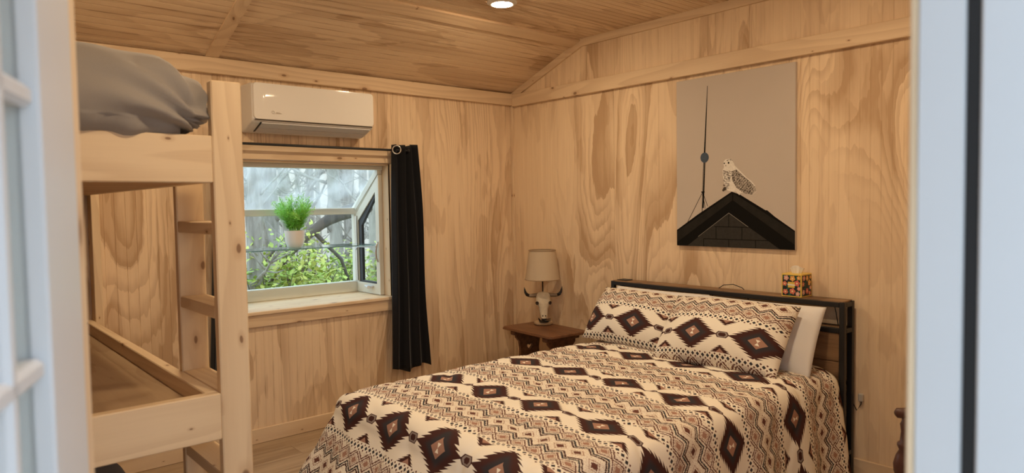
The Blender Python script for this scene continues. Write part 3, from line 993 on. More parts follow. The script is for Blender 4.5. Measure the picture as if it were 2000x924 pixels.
def end_panel(yc):
    # outline of a trestle end with scooped sides and a heart hole, both halves stitched
    half = [(.120, NZ - .05), (.120, NZ - .075), (.092, NZ - .105), (.082, NZ - .16), (.088, NZ - .23), (.105, NZ - .30), (.090, .17), (.085, .12), (.105, .085), (.150, .05), (.165, .03), (.165, 0)]
    H = heart(0, NZ - .150, .052)
    bm = bmesh.new()
    out = [(x, z) for x, z in half] + [(-x, z) for x, z in reversed(half)]
    ov = [bm.verts.new((x, 0, z)) for x, z in out]
    hv = [bm.verts.new((x, 0, z)) for x, z in H]
    eds = []
    for L in (ov, hv):
        for i in range(len(L)): eds.append(bm.edges.new((L[i], L[(i + 1) % len(L)])))
    bmesh.ops.triangle_fill(bm, use_beauty=True, use_dissolve=False, edges=eds)
    # drop triangles inside the heart
    kill = []
    for f in bm.faces:
        c = f.calc_center_median()
        ins = False
        j = len(H) - 1
        for i in range(len(H)):
            if (H[i][1] > c.z) != (H[j][1] > c.z) and c.x < (H[j][0] - H[i][0]) * (c.z - H[i][1]) / (H[j][1] - H[i][1]) + H[i][0]: ins = not ins
            j = i
        if ins: kill.append(f)
    bmesh.ops.delete(bm, geom=kill, context='FACES_ONLY')
    r_ = bmesh.ops.extrude_face_region(bm, geom=list(bm.faces))
    for v in r_['geom']:
        if isinstance(v, bmesh.types.BMVert): v.co.y += .022
    bmesh.ops.recalc_face_normals(bm, faces=bm.faces)
    bm.verts.index_update()
    mb = MB()
    mb.add([(v.co.x, v.co.y + yc, v.co.z) for v in bm.verts], [[v.index for v in f.verts] for f in bm.faces])
    bm.free()
    return mb
for yc in (.165, -.190):
    nbuild(end_panel(yc), 'end_panel')
    nbuild(MB().box((-.15, yc - .016, NZ - .055), (.15, yc + .038, NZ - .022), .008), 'cleat')
nbuild(MB().box((-.045, -.168, .17), (-.022, .165, .26), .004), 'stretcher')

# ================================================================== LAMP WITH STEER SKULL
lamp = thing('table_lamp', (-.150, -.475, NZ), 'table lamp with steer skull base and beige shade', 'table lamp')
LC = Vector((-.150, -.475, NZ + .0005))
to_cam = Vector((CAM.x - LC.x, CAM.y - LC.y, 0)).normalized()
fa = math.atan2(to_cam.y, to_cam.x) + .10
FW = Vector((math.cos(fa), math.sin(fa), 0)); SD = Vector((-FW.y, FW.x, 0))   # facing direction, sideways (left in picture is -SD?)
def lp(s, f, z): return LC + SD * s + FW * f + Vector((0, 0, z))
M_tanwood = plain('pale_wood_base', (.48, .33, .20), .6, var=.25, vscale=60)
M_bone = plain('aged_bone', (.66, .56, .42), .65, var=.28, vscale=45, bmp=.25)
M_horn = plain('horn_brown', (.26, .19, .13), .4, var=.4, vscale=50)
M_hblk = plain('horn_black', (.012, .010, .009), .35)
M_iron = plain('dark_cast_metal', (.022, .020, .018), .35, .4)
MB().lathe([(.058, 0), (.066, .004), (.068, .014), (.065, .022), (.060, .025)], LC, 32).build('base', M_tanwood, lamp, True, angle=40)
# skull: loft of rounded sections from muzzle (bottom) to poll (top); lies against the stem leaning back
sec = [(.050, .013, .020, .055), (.060, .019, .022, .050), (.080, .021, .022, .042), (.105, .023, .024, .036), (.130, .027, .027, .030), (.150, .035, .030, .025), (.166, .042, .032, .020), (.182, .040, .031, .015), (.205, .040, .030, .010), (.222, .038, .026, .006), (.232, .024, .016, .004), (.236, .008, .008, .004)]
mb = MB(); n = 20
vs = []
for (z, wx, wf_, f0) in sec:
    for k in range(n):
        t = 2 * PI * k / n
        c_, s_ = math.cos(t), math.sin(t)
        ex = math.copysign(abs(c_) ** .8, c_) * wx * 1.32
        ey = math.copysign(abs(s_) ** .8, s_) * wf_
        vs.append(lp(ex, f0 + ey, z))
fs = [tuple(reversed(range(n))), tuple((len(sec) - 1) * n + i for i in range(n))]
for k in range(len(sec) - 1):
    for i in range(n):
        j = (i + 1) % n
        fs.append((k * n + i, k * n + j, (k + 1) * n + j, (k + 1) * n + i))
mb.add(vs, fs)
sk = mb.build('skull', M_bone, lamp, True)
for s in (-1, 1):
    # eye socket rim and hollow
    c0 = lp(s * .0445, .0415, .160)
    ax = (SD * s * .6 + FW * .8).normalized()
    MB().lathe([(.0115, -.004), (.0130, .006), (.0100, .008), (.0075, .003), (.0005, .002)], c0, 14, axis=ax).build('eye_socket', plain('socket_dark', (.05, .03, .02), .9), sk)
    MB().lathe([(.0045, 0), (.0050, .004), (.002, .005)], lp(s * .010, .068, .072), 10, axis=FW + Vector((0, 0, -.3))).build('nostril', plain('nostril_dark', (.06, .04, .03), .9), sk)
    base_pts = [lp(s * .030, .006, .213), lp(s * .060, .008, .212), lp(s * .090, .012, .210), lp(s * .108, .015, .214)]
    MB().tube(base_pts, [.017, .015, .013, .0115], 12).build('horn', M_horn, lamp, True)
    tip = [lp(s * .104, .0145, .213), lp(s * .118, .018, .220), lp(s * .128, .021, .236), lp(s * .133, .023, .255), lp(s * .136, .024, .274)]
    MB().tube(tip, [.0118, .0115, .009, .006, .0015], 12).build('horn_tip', M_hblk, lamp, True)
# dark cast ornament at the foot: a low brim with a lumpy figure and a curl of rope
mb = MB().lathe([(.034, 0), (.036, .003), (.028, .007), (.018, .012), (.016, .026), (.010, .034), (.001, .036)], lp(.0, .048, .025), 16)
mb.tube([lp(-.028, .052, .034), lp(-.036, .056, .046), lp(-.040, .056, .056)], [.006, .005, .002], 8)
mb.tube([lp(.018 + .030 * math.cos(t) * .9, .056 + .012 * math.sin(t), .033 + .002 * t) for t in [k * .5 for k in range(14)]], .0035, 6)
mb.tube([lp(-.012, .06, .040), lp(-.004, .062, .060), lp(.006, .060, .054), lp(.012, .060, .064)], [.007, .006, .006, .002], 8)
mb.build('ornament', M_iron, lamp, True, angle=50)
MB().tube([lp(0, -.012, .02), lp(0, -.012, .37)], .0045, 10).build('stem', M_black_metal, lamp, True)
M_shade, nt, b = newmat('linen_shade')
tc = nt.nodes.new('ShaderNodeTexCoord')
ln = nz(nt, tc.outputs['Object'], 420, 2)
nt.links.new(mixc(nt, ln, (.62, .50, .36), (.52, .41, .29)), b.inputs['Base Color'])
setb(b, Roughness=.9)
SB, ST = .326, .535
sc0 = lp(0, -.012, 0)
sh = MB().lathe([(.126, SB), (.096, ST), (.0945, ST), (.1245, SB), (.126, SB)], sc0, 48, caps=False).build('lamp_shade', M_shade, lamp, True, angle=50)
for (r_, z) in ((.127, SB), (.0968, ST)):
    MB().tube([sc0 + Vector((r_ * math.cos(t), r_ * math.sin(t), z)) for t in [2 * PI * k / 40 for k in range(40)]], .0036, 6, closed=True).build('rim', plain('shade_rim', (.40, .29, .19), .8), sh, True)
mb = MB()
for k in range(3):
    t = 2 * PI * k / 3
    mb.tube([sc0 + Vector((0, 0, ST - .03)), sc0 + Vector((.0945 * math.cos(t), .0945 * math.sin(t), ST - .004))], .0015, 5)
mb.tube([sc0 + Vector((0, 0, .36)), sc0 + Vector((0, 0, ST - .03))], .003, 6)
mb.build('harp', M_chrome, sh)

# ================================================================== BED FRAME
bed = thing('metal_bed', (-1.1, -1.865, 0), 'black metal bed frame with shelf headboard of wood', 'bed frame')
M_rust, nt, b = newmat('rustic_shelf_wood')
a_, c_, l_, rn = objcoords(nt, 'Y')
g1 = nz(nt, comb(nt, a_ * 26, c_ * 26, l_ * 3.0), 1, 4, .6, .6)
g2 = nz(nt, comb(nt, a_ * 6, c_ * 6, l_ * 5.0), 1, 2)
cc = mixc(nt, g1.smooth(.3, .75), (.30, .175, .09), (.12, .065, .035))
cc = mixc(nt, g2.smooth(.58, .72) * .7, cc, (.045, .025, .015))
nt.links.new(cc, b.inputs['Base Color'])
setb(b, Roughness=.45)
YL, YR = -1.118, -2.612
XB, XF = -.034, -.150       # back and front planes
PS = .026
HT = .893
for yy in (YL, YR + PS):
    for xx in (XB, XF + PS):
        board('headboard_post', (xx, yy - PS, 0), (xx - PS, yy, HT), M_black_metal, bed, .002)
def rail(name, a, b_): return board(name, a, b_, M_black_metal, bed, .002)
for xx in (XB, XF + PS):
    rail('shelf_rail', (xx, YL - PS, HT - .026), (xx - PS, YR + PS, HT - .002))
    rail('shelf_rail', (xx, YL - PS, .738), (xx - PS, YR + PS, .763))
rail('shelf_rail', (XF + PS, YL - PS, .430), (XF, YR + PS, .450))
for zz in (HT - .026, .738, .12):
    for yy in (YL, YR + PS):
        rail('side_tie', (XB - PS, yy - PS, zz), (XF + PS, yy, zz + .022))
board('top_shelf', (XB - .003, YL - .010, HT - .006), (XF + .006, YR + .010, HT + .004), M_rust, bed, .002)
board('lower_shelf', (XB - PS, YL - PS, .752), (XF + PS, YR + PS, .762), M_rust, bed, .002)
for k in range(2):
    z0 = .452 + k * .1435
    board('back_plank', (XF + .020, YL - PS - .002, z0), (XF + .006, YR + PS + .002, z0 + .1415), M_rust, bed, .003)
mb = MB().box((-.055, YL - .030, HT + .0042), (-.125, YL - .105, HT + .009), .002)
mb.build('power_outlet', M_black_metal, bed)
# side rails, foot rail, legs under the mattress
YA, YB = -1.20, -2.53
rail('bed_rail', (XF, YA, .25), (-2.06, YA - .03, .29))
rail('bed_rail', (XF, YB, .25), (-2.06, YB + .03, .29))
rail('foot_rail', (-2.06, YA, .25), (-2.09, YB, .29))
for xx in (-2.06, -1.1):
    for yy in (YA - .03, -1.88, YB):
        rail('leg', (xx, yy, 0), (xx - .03, yy + .03, .25))
for k in range(9):
    xx = -.25 - k * .21
    rail('slat', (xx, YA - .03, .272), (xx - .05, YB + .03, .288))

mattress = rounded_box((-1.115, -1.865, .4075), (.955, .68, .115), (.05, .05, .05), 10).build('bed_mattress', fabric('mattress_ticking', (.75, .72, .68)), None, True)
tag(mattress, 'mattress hidden under the patterned comforter', 'mattress')

# ================================================================== BEDDING PATTERN
def southwest(name, ragscale=1.0):
    m, nt, b = newmat(name)
    uvn = nt.nodes.new('ShaderNodeUVMap'); uvn.uv_map = 'UVMap'
    sp = nt.nodes.new('ShaderNodeSeparateXYZ')
    nt.links.new(uvn.outputs[0], sp.inputs[0])
    U, V = S(nt, sp.outputs[0]), S(nt, sp.outputs[1])
    LU, LV = .33, .515
    P = LU / 4
    HP = P / 2
    rag1 = nz(nt, comb(nt, U * 75, V * 110, 0.0), 1, 2) - .5
    rag2 = nz(nt, comb(nt, U * 75, V * 110, 7.7), 1, 2) - .5
    spk = nz(nt, comb(nt, U * 130, V * 200, 3.3), 1, 2)
    a = ((U + .5).frac() - .5) * LU
    bb = ((V + .5).frac() - .5) * LV
    au, bv = abs(a), abs(bb)
    a2 = LU / 2 - au
    cream = (.93, .87, .76)
    maroon, slate, tan, brown, grey = (.068, .026, .022), (.043, .040, .046), (.40, .225, .165), (.15, .060, .045), (.30, .25, .23)
    col = mixc(nt, 0.0, cream, cream)
    def put(mask, c):
        nonlocal col
        col = mixc(nt, mask, col, c)
    # --- lattice band
    lat = bv.gt(.131)
    rb = bv + rag1 * .012
    ru = abs(((U * 4 + rag2 * .18) + .5).frac() - .5) * P
    un = ru / HP
    put(lat * spk.smooth(.50, .60) * .75, (.50, .36, .27))
    c1, hh = .170, .034
    d1 = un + abs(rb - c1) / hh
    put(lat * d1.band(.95, .10), brown)
    put(lat * d1.band(.62, .06), (.40, .24, .17))
    put(lat * d1.lt(.44), tan)
    z1 = rb - c1 - hh * (1.0 - un)
    put(lat * z1.band(.0165, .0045), slate)
    put(lat * z1.band(.0300, .0042), maroon)
    d2 = (1.0 - un) + abs(rb - LV / 2) / hh
    put(lat * d2.lt(.46), brown)
    put(lat * d2.band(.72, .06), (.40, .24, .17))
    z2 = c1 - hh * (1.0 - un) - rb
    put(lat * z2.band(.012, .0036), brown)
    # --- dotted band
    Q = P / 3
    x1 = abs((a / Q).frac() - .5) * Q
    x2 = abs((a / Q + .5).frac() - .5) * Q
    db = bv.band(.115, .0175)
    put(db * (x1 + abs(bv - .115) * 1.0).lt(.0090), slate)
    put(db * (x2 + abs(bv - .1035)).lt(.0052), brown)
    put(db * (x2 + abs(bv - .1265)).lt(.0052), brown)
    # --- stepped crowns between the diamonds
    cr = (bv - .058) * 1.35 + ((bv / .011).frac() - .5) * .016
    put(a2.lt(cr) * bv.band(.077, .019), maroon)
    put(a2.lt((bv - .076) * 1.1) * bv.band(.085, .011), tan)
    # --- hexagon between the diamonds
    hx_ = (bv / .0185).mx((a2 + bv * .7) / .036)
    put(hx_.lt(1.0), maroon)
    put(hx_.band(.70, .14), grey)
    # --- big saw-toothed diamond
    tooth = (bv / .0165).frac()
    edge = (1.0 - bv / .1015) * .126 + (.5 - tooth) * .027
    inside = au.lt(edge) * bv.lt(.0985)
    dn = au / .124 + bv / .1015
    put(inside, mixc(nt, dn.smooth(.78, .45), maroon, slate))
    put(dn.lt(1.35) * (au * .9 + abs(bv - .098) * 1.1).lt(.012), cream)
    put((au / .043 + bv / .037).lt(1.0), tan)
    put(au.lt(bv * .62) * bv.lt(.0165), cream)
    nt.links.new(col, b.inputs['Base Color'])
    setb(b, Roughness=.88)
    b.inputs['Specular IOR Level'].default_value = .15
    tc = nt.nodes.new('ShaderNodeTexCoord')
    bump(nt, b, nz(nt, tc.outputs['Object'], 55, 3), .10, .004)
    return m
M_bed = southwest('southwest_print')

# ---- comforter: draped grid with flattened (arc-length) UVs
CY, HWF = -1.865, .640         # centre line, half width of the flat top
XH, XFT = -.165, -2.075        # head end, foot end of the flat top
RA = .090
TOP = .552
DMX_S, DMX_F = .56, .50
def drop(D, flare):
    """arc then hang: returns outward, downward"""
    q = RA * PI / 2
    if D < q:
        t = D / RA
        return RA * math.sin(t), RA * (1 - math.cos(t))
    e = D - q
    return RA + e * flare, RA + e * math.sqrt(max(0, 1 - flare * flare))
NS, NT_ = 170, 180
smax = HWF + DMX_S
tmax = (XH - XFT) + DMX_F
def cf(i, j):
    s = -smax + 2 * smax * i            # across (y)
    t = tmax * j                        # along from head
    ds = max(0.0, abs(s) - HWF)
    dt = max(0.0, t - (XH - XFT))
    bx = XH - min(t, XH - XFT)
    by = CY + max(-HWF, min(HWF, s))
    D = math.hypot(ds, dt)
    if D > 1e-6:
        ux, uy = dt / D, ds / D * (1 if s > 0 else -1)
        flare = .12 + .42 * ux * ux
        ang = math.atan2(ds, dt)
        corner = math.sin(2 * ang) ** 2 if ds > 0 and dt > 0 else 0
        o_, dn = drop(D, flare)
        hang = max(0, D - .12)
        fold = hang * (.10 * corner * math.sin(ang * 9) + .055 * math.sin((s if ux > .5 else t) * 17 + 1.3) * (1 - corner))
        x = bx - ux * (o_ + fold); yv = by + uy * (o_ + fold)
        z = TOP - dn
    else:
        x, yv, z = bx, by, TOP
    # puffiness
    ctr = max(0, 1 - (abs(s) / .75) ** 3)
    puff = .016 * ctr + .010 * noise3((x * 1.0, yv, 0), 3.1) + .005 * noise3((x, yv, z), 8.0)
    crk = abs(noise3((x + .5 * yv, yv - .3 * x, z * .7), 4.2))
    puff -= .010 * max(0, .18 - crk) / .18
    if D > .05:
        x -= (dt / D) * puff * .8; yv += (ds / D) * (1 if s > 0 else -1) * puff * .8
        z += puff * max(0, 1 - D / .15)
    else:
        z += puff
    z = max(z, .012)
    return (x, yv, z)
def cuv(i, j):
    s = -smax + 2 * smax * i; t = tmax * j
    return (s / .33 - .5, (XH - t + 1.650) / .515)
def ckeep(i, j):
    s = -smax + 2 * smax * i; t = tmax * j
    ds = max(0, abs(s) - HWF); dt = max(0, t - (XH - XFT))
    return math.hypot(ds / DMX_S, dt / DMX_F) < 1.12
mb = MB().grid(cf, NS, NT_, cuv, ckeep)
o = mb.build('comforter', M_bed, None, True)
sd = o.modifiers.new('thick', 'SOLIDIFY'); sd.thickness = .012; sd.offset = -1
tag(o, 'cream comforter with brown southwestern diamonds over the bed', 'comforter')

# ---- pillows
def pillow(name, mat, bottom, top, yc, wid, thick, label, uvo=None, roll=0.0, fl=.0, uscale=.345, vscale=.53, seed=0, group=None, corner=.5):
    """bottom/top: (x, z) of the lower and upper edge; pillow spans wid along Y"""
    Bp, Tp = Vector((bottom[0], 0, bottom[1])), Vector((top[0], 0, top[1]))
    Vd = (Tp - Bp); hgt = Vd.length; Vd.normalize()
    Ud = Vector((0, -1, 0))
    Nn = Ud.cross(Vd).normalized()
    if Nn.x > 0: Nn = -Nn
    cr, sr = math.cos(roll), math.sin(roll)
    Ud, Vd = Ud * cr + Vd * sr, Vd * cr - Ud * sr
    C0 = (Bp + Tp) / 2 + Vector((0, yc, 0))
    n = 44
    mb = MB()
    uvs = []
    for side in (1, -1):
        def fn(i, j, side=side):
            a, c = 2 * i - 1, 2 * j - 1
            # pinched outline: corners stick out, edges bow in
            ea = 1 - .05 * (1 - c * c) ** 1 * 0 + .025 * (c * c) * abs(a) ** 3
            ec = 1 + .03 * (a * a) * abs(c) ** 3
            pa, pc = a * ea * wid / 2, c * ec * hgt / 2
            prof = (max(0, 1 - abs(a) ** 2.6) ** .62) * (max(0, 1 - abs(c) ** 2.4) ** .60)
            th = thick / 2 * prof
            P = C0 + Ud * pa + Vd * pc + Nn * (th * side)
            edge = max(abs(a), abs(c))
            wr = .009 * noise3((P.x + seed, P.y, P.z), 6) + .006 * noise3((P.x, P.y + seed, P.z), 14) * edge ** 2
            wr += .006 * math.sin(a * 23 + 4 * noise3((P.x, P.y, P.z), 4)) * max(0, abs(c) - .72) / .28
            P += Nn * (wr * (1 if side > 0 else .6) * (1 - edge ** 8)) + Nn * fl * (c + 1) * 0
            # slump at the lower edge
            return P
        base = len(mb.v)
        for i in range(n + 1):
            for j in range(n + 1):
                mb.v.append(tuple(fn(i / n, j / n)))
                a, c = (i / n - .5) * wid, (j / n - .5) * hgt
                if uvo: uvs.append((a / uscale + uvo[0], c / vscale + uvo[1]))
        for i in range(n):
            for j in range(n):
                q = base + i * (n + 1) + j
                f = (q, q + n + 1, q + n + 2, q + 1)
                mb.f.append(f if side > 0 else tuple(reversed(f))); mb.mi.append(0)
    if uvo: mb.uv = uvs
    o = mb.build(name, mat, None, True, fix=False)
    bm = bmesh.new(); bm.from_mesh(o.data)
    bmesh.ops.remove_doubles(bm, verts=bm.verts, dist=.0006)
    bmesh.ops.recalc_face_normals(bm, faces=bm.faces)
    bm.to_mesh(o.data); bm.free()
    tag(o, label, 'pillow', group)
    return o
M_white = fabric('white_pillow_cotton', (.80, .78, .77), 400, .05)
G = 'pillows against the headboard'
pillow('pillow', M_white, (-.350, .575), (-.195, .868), -1.545, .66, .12, 'white pillow mostly hidden behind the left patterned pillow', seed=3, group=G)
pillow('pillow', M_white, (-.370, .552), (-.205, .866), -2.190, .70, .14, 'white pillow showing beside the headboard post', seed=5, group=G)
pillow('pillow', M_bed, (-.450, .566), (-.232, .852), -1.478, .66, .25, 'patterned southwestern pillow beside the nightstand', (-.24, .165), vscale=.425, seed=1, roll=-.02, group=G)
pillow('pillow', M_bed, (-.560, .562), (-.310, .868), -2.115, .70, .25, 'patterned southwestern pillow overlapping the other, nearest the tissue box', (.26, .155), vscale=.435, seed=8, roll=.012, group=G)

# ================================================================== CANVAS PRINT
cv = thing('canvas_print', (-.02, -1.93, 1.13), 'grey canvas print of a snowy owl on a roof peak', 'wall art')
CVX = -.029
board('canvas', (-.0095, -1.548, 1.132), (CVX, -2.300, 2.127), fabric('canvas_warm_grey', (.56, .49, .43), 900, .05), cv, .002)
def flat(name, polys, mat, lift, parent=cv):
    mb = MB()
    for p in polys:
        p = [(max(-2.2995, min(-1.5485, q[0])), max(1.1325, q[1])) for q in p]
        mb.prism(p, (CVX - lift, 0, 0), (0, 1, 0), (0, 0, 1), (-1, 0, 0), .0002)
    return mb.build(name, mat, parent)
def seg(p, q, w0, w1=None):
    w1 = w1 or w0
    p, q = Vector(p), Vector(q)
    d = (q - p).normalized(); nn = Vector((-d.y, d.x))
    return [tuple(p + nn * w0 / 2), tuple(q + nn * w1 / 2), tuple(q - nn * w1 / 2), tuple(p - nn * w0 / 2)]
pk = plain('print_black', (.008, .0075, .007), .8, 0, .08)
roofp = [(-1.5478, 1.2272), (-1.6988, 1.3228), (-1.9238, 1.4527), (-1.9752, 1.435), (-2.1308, 1.3455), (-2.141, 1.3454), (-2.1851, 1.3104), (-2.302, 1.2350), (-2.302, 1.1326), (-1.545, 1.1326)]
flat('printed_roof', [roofp], pk, .0002)
flat('printed_fascia', [[(-1.5477, 1.2178), (-1.9275, 1.444), (-1.9274, 1.4028), (-1.5474, 1.1516)], [(-1.9327, 1.4439), (-2.302, 1.2279), (-2.302, 1.160), (-1.9326, 1.4027)]], plain('print_charcoal', (.024, .022, .019), .8, 0, .08, var=.4, vscale=25), .0005)
flat('printed_gable', [[(-1.905, 1.3309), (-2.215, 1.1335), (-1.6243, 1.1335)]], plain('print_block_grey', (.042, .039, .035), .8, 0, .08, var=.35, vscale=60), .0005)
brk = [(-1.8095, 1.2513), (-2.04, 1.2499), (-1.7385, 1.1783), (-2.1515, 1.1783), (-1.8211, 1.2500), (-1.821, 1.1790), (-1.9882, 1.2500), (-1.9882, 1.1790), (-1.905, 1.3229), (-1.9049, 1.2510), (-1.7385, 1.1783), (-1.7383, 1.1330), (-1.9048, 1.1783), (-1.9048, 1.1330), (-2.0719, 1.1783), (-2.0719, 1.1330)]
flat('printed_joints', [seg(brk[i], brk[i + 1], .004) for i in range(0, 16, 2)], pk, .0008)
flat('printed_flashing', [seg((-1.905, 1.3309), (-2.030, 1.250), .003), seg((-1.905, 1.3309), (-1.70, 1.19), .0025)], plain('print_pale_line', (.22, .20, .17), .7), .0008)
rd = [(-1.7664, 2.0735), (-1.7458, 1.6841), (-1.7387, 1.6273), (-1.7311, 1.4553), (-1.7293, 1.343), (-1.6247, 1.2736), (-1.7657, 1.371), (-1.7483, 1.3581)]
flat('printed_lightning_rod', [seg(rd[0], rd[1], .003, .010), seg((-1.7395, 1.63), (-1.7270, 1.33), .004), seg((-1.7470, 1.63), (-1.7350, 1.36), .007, .008), seg((-1.7320, 1.455), rd[5], .003), seg(rd[3], rd[6], .003), seg(rd[3], rd[7], .003), seg((-1.722, 1.455), (-1.745, 1.455), .006)], pk, .0005)
flat('printed_ball', [[(-1.7457 + .0285 * math.cos(t), 1.657 + .0300 * math.sin(t)) for t in [2 * PI * k / 22 for k in range(22)]]], plain('print_blue', (.055, .085, .135), .6, var=.4, vscale=80), .0008)
owl = [(-1.8754, 1.6313), (-1.8867, 1.6386), (-1.9054, 1.6408), (-1.924, 1.6338), (-1.935, 1.6179), (-1.9424, 1.601), (-1.9607, 1.5836), (-1.9898, 1.556), (-2.0185, 1.5287), (-2.047, 1.5081), (-2.0682, 1.4848), (-2.0717, 1.4685), (-2.0787, 1.4522), (-2.0682, 1.4428), (-2.0506, 1.4302), (-2.0293, 1.4339), (-2.0114, 1.4441), (-1.9825, 1.4447), (-1.9716, 1.4318), (-1.9533, 1.452), (-1.9238, 1.4527), (-1.8977, 1.46), (-1.8827, 1.4772), (-1.8752, 1.5075), (-1.8654, 1.5515), (-1.8654, 1.5783), (-1.8753, 1.5945), (-1.87, 1.6149)]
flat('printed_owl', [owl], plain('print_feather', (.84, .79, .72), .7, var=.25, vscale=90), .0008)
M_wing, nt, b = newmat('print_barred_feather')
tc = nt.nodes.new('ShaderNodeTexCoord')
wn = nt.nodes.new('ShaderNodeTexWave'); wn.wave_type = 'BANDS'; wn.bands_direction = 'DIAGONAL'
nt.links.new(tc.outputs['Object'], wn.inputs['Vector'])
wn.inputs['Scale'].default_value = 34; wn.inputs['Distortion'].default_value = 9; wn.inputs['Detail'].default_value = 3; wn.inputs['Detail Scale'].default_value = 3
nt.links.new(mixc(nt, S(nt, wn.outputs['Fac']).smooth(.42, .62), (.50, .44, .38), (.075, .06, .048)), b.inputs['Base Color'])
setb(b, Roughness=.7)
wing = [(-1.9239, 1.5689), (-1.9534, 1.5774), (-1.997, 1.5394), (-2.0399, 1.5051), (-2.0682, 1.4783), (-2.0766, 1.4536), (-2.0506, 1.4315), (-2.0221, 1.4373), (-1.9898, 1.4479), (-1.9533, 1.4751), (-1.9275, 1.5157)]
flat('printed_wing', [wing], M_wing, .0011)
rr = random.Random(11)
flecks = []
for k in range(150):
    y_, z_ = rr.uniform(-1.935, -1.872), rr.uniform(1.465, 1.575)
    if y_ < -1.93 + (1.575 - z_) * .25: continue
    L = .0045; a = rr.uniform(-.5, .5)
    flecks.append(seg((y_ - L * math.cos(a), z_ - L * math.sin(a)), (y_ + L * math.cos(a), z_ + L * math.sin(a)), .0022))
for k in range(14):
    y_ = rr.uniform(-1.925, -1.89); z_ = rr.uniform(1.629, 1.637)
    flecks.append(seg((y_, z_), (y_ - .005, z_ - .001), .002))
tag(flat('printed_flecks', flecks, plain('print_fleck', (.14, .10, .075), .7), .0014), kind='stuff')
def disc(c, r, n=10): return [(c[0] + r * math.cos(2 * PI * k / n), c[1] + r * math.sin(2 * PI * k / n)) for k in range(n)]
flat('printed_eyes', [disc((-1.8768, 1.6165), .0042), disc((-1.9046, 1.6176), .0058), [(-1.884, 1.606), (-1.889, 1.606), (-1.8868, 1.597)]], pk, .0014)
flat('printed_foot', [disc((-1.879, 1.4700), .010), disc((-1.870, 1.462), .007)], plain('print_foot', (.10, .075, .055), .7), .0014)

# ================================================================== TISSUE BOX
tb = thing('tissue_box', (-.09, -2.34, HT + .004), 'floral cube tissue box with yellow edges on the headboard', 'tissue box')
TX0, TX1, TY0, TY1, TZ0, TZ1 = -.147, -.036, -2.394, -2.286, HT + .0045, HT + .124
M_yel = plain('box_yellow', (.80, .56, .12), .5)
MB().box((TX0, TY0, TZ0), (TX1, TY1, TZ1), .0015).build('carton', M_yel, tb)
def face_x(y, z): return Vector((TX0, y, z))
rr = random.Random(21)
fl_cols = [(.72, .20, .13), (.80, .33, .27), (.78, .40, .36), (.85, .42, .10), (.70, .16, .12)]
fl_m = [plain('petal_%d' % i, c, .6, var=.25, vscale=120) for i, c in enumerate(fl_cols)]
M_teal = plain('box_dark_teal', (.010, .020, .020), .5)
M_leaf = plain('box_leaf_green', (.02, .12, .085), .6)
M_cen = plain('flower_centre', (.85, .62, .35), .6)
def box_face(O, U, N, wdt, hgt, seed):
    V = Vector((0, 0, 1))
    r_ = random.Random(seed)
    MB().prism([(.006, .006), (wdt - .006, .006), (wdt - .006, hgt - .007), (.006, hgt - .007)], O, U, V, N, .0004).build('printed_field', M_teal, tb)
    mb = MB(); mc = MB(); ml = MB()
    spots = [(.022, .026, .013), (.060, .030, .015), (.088, .018, .011), (.018, .068, .012), (.084, .072, .015), (.060, .096, .014), (.026, .098, .013), (.093, .100, .010), (.050, .060, .0), (.095, .045, .010)]
    for (x, z, r) in spots:
        if r > 0:
            pts = []
            k0 = r_.uniform(0, 6)
            for k in range(20):
                t = 2 * PI * k / 20
                q = r * (1 + .16 * math.cos(5 * t + k0))
                pts.append((min(wdt - .007, max(.007, x + q * math.cos(t))), min(hgt - .008, max(.007, z + q * math.sin(t)))))
            mb.prism(pts, O + N * .0005, U, V, N, .0002, mi=r_.randrange(5))
            mc.prism([(x + r * .35 * math.cos(2 * PI * k / 8), z + r * .35 * math.sin(2 * PI * k / 8)) for k in range(8)], O + N * .0008, U, V, N, .0002)
        for q in range(2):
            lx, lz, la = x + r_.uniform(-.02, .02), z + r_.uniform(-.02, .02), r_.uniform(0, PI)
            pts = [(lx + .011 * math.cos(t) * math.cos(la) - .005 * math.sin(t) * math.sin(la), lz + .011 * math.cos(t) * math.sin(la) + .005 * math.sin(t) * math.cos(la)) for t in [2 * PI * k / 8 for k in range(8)]]
            pts = [(min(wdt - .007, max(.007, p[0])), min(hgt - .008, max(.007, p[1]))) for p in pts]
            ml.prism(pts, O + N * .0003, U, V, N, .0002)
    for q_, nm, mt_ in ((ml, 'printed_leaves', M_leaf), (mb, 'printed_flowers', fl_m), (mc, 'printed_centres', M_cen)):
        tag(q_.build(nm, mt_, tb), kind='stuff')
box_face(Vector((TX0, TY1, TZ0)), Vector((0, -1, 0)), Vector((-1, 0, 0)), TY1 - TY0, TZ1 - TZ0, 4)
box_face(Vector((TX0, TY0, TZ0)), Vector((1, 0, 0)), Vector((0, -1, 0)), TX1 - TX0, TZ1 - TZ0, 9)
O = Vector((TX0 - .0012, TY1, TZ0))
MB().prism([(.036, .048), (.072, .048), (.072, .078), (.036, .078)], O, (0, -1, 0), (0, 0, 1), (-1, 0, 0), .0002).build('label_patch', plain('label_yellow', (.78, .55, .10), .5), tb)
MB().prism([(.034, .060), (.074, .058), (.074, .066), (.034, .069)], O + Vector((-.0003, 0, 0)), (0, -1, 0), (0, 0, 1), (-1, 0, 0), .0002).build('label_band', plain('label_cream', (.80, .74, .60), .5), tb)
def tf(i, j):
    a = 2 * PI * i
    r = .020 + .012 * j + .006 * math.sin(3 * a) * j + .003 * math.sin(7 * a)
    return Vector(((TX0 + TX1) / 2 + r * .55 * math.cos(a), (TY0 + TY1) / 2 + r * math.sin(a) * 1.05, TZ1 - .004 + .036 * j + .006 * j * math.sin(2 * a + 1)))
o = MB().grid(tf, 40, 6).build('tissue', fabric('tissue_paper', (.86, .82, .76), 200, .03), tb, True)

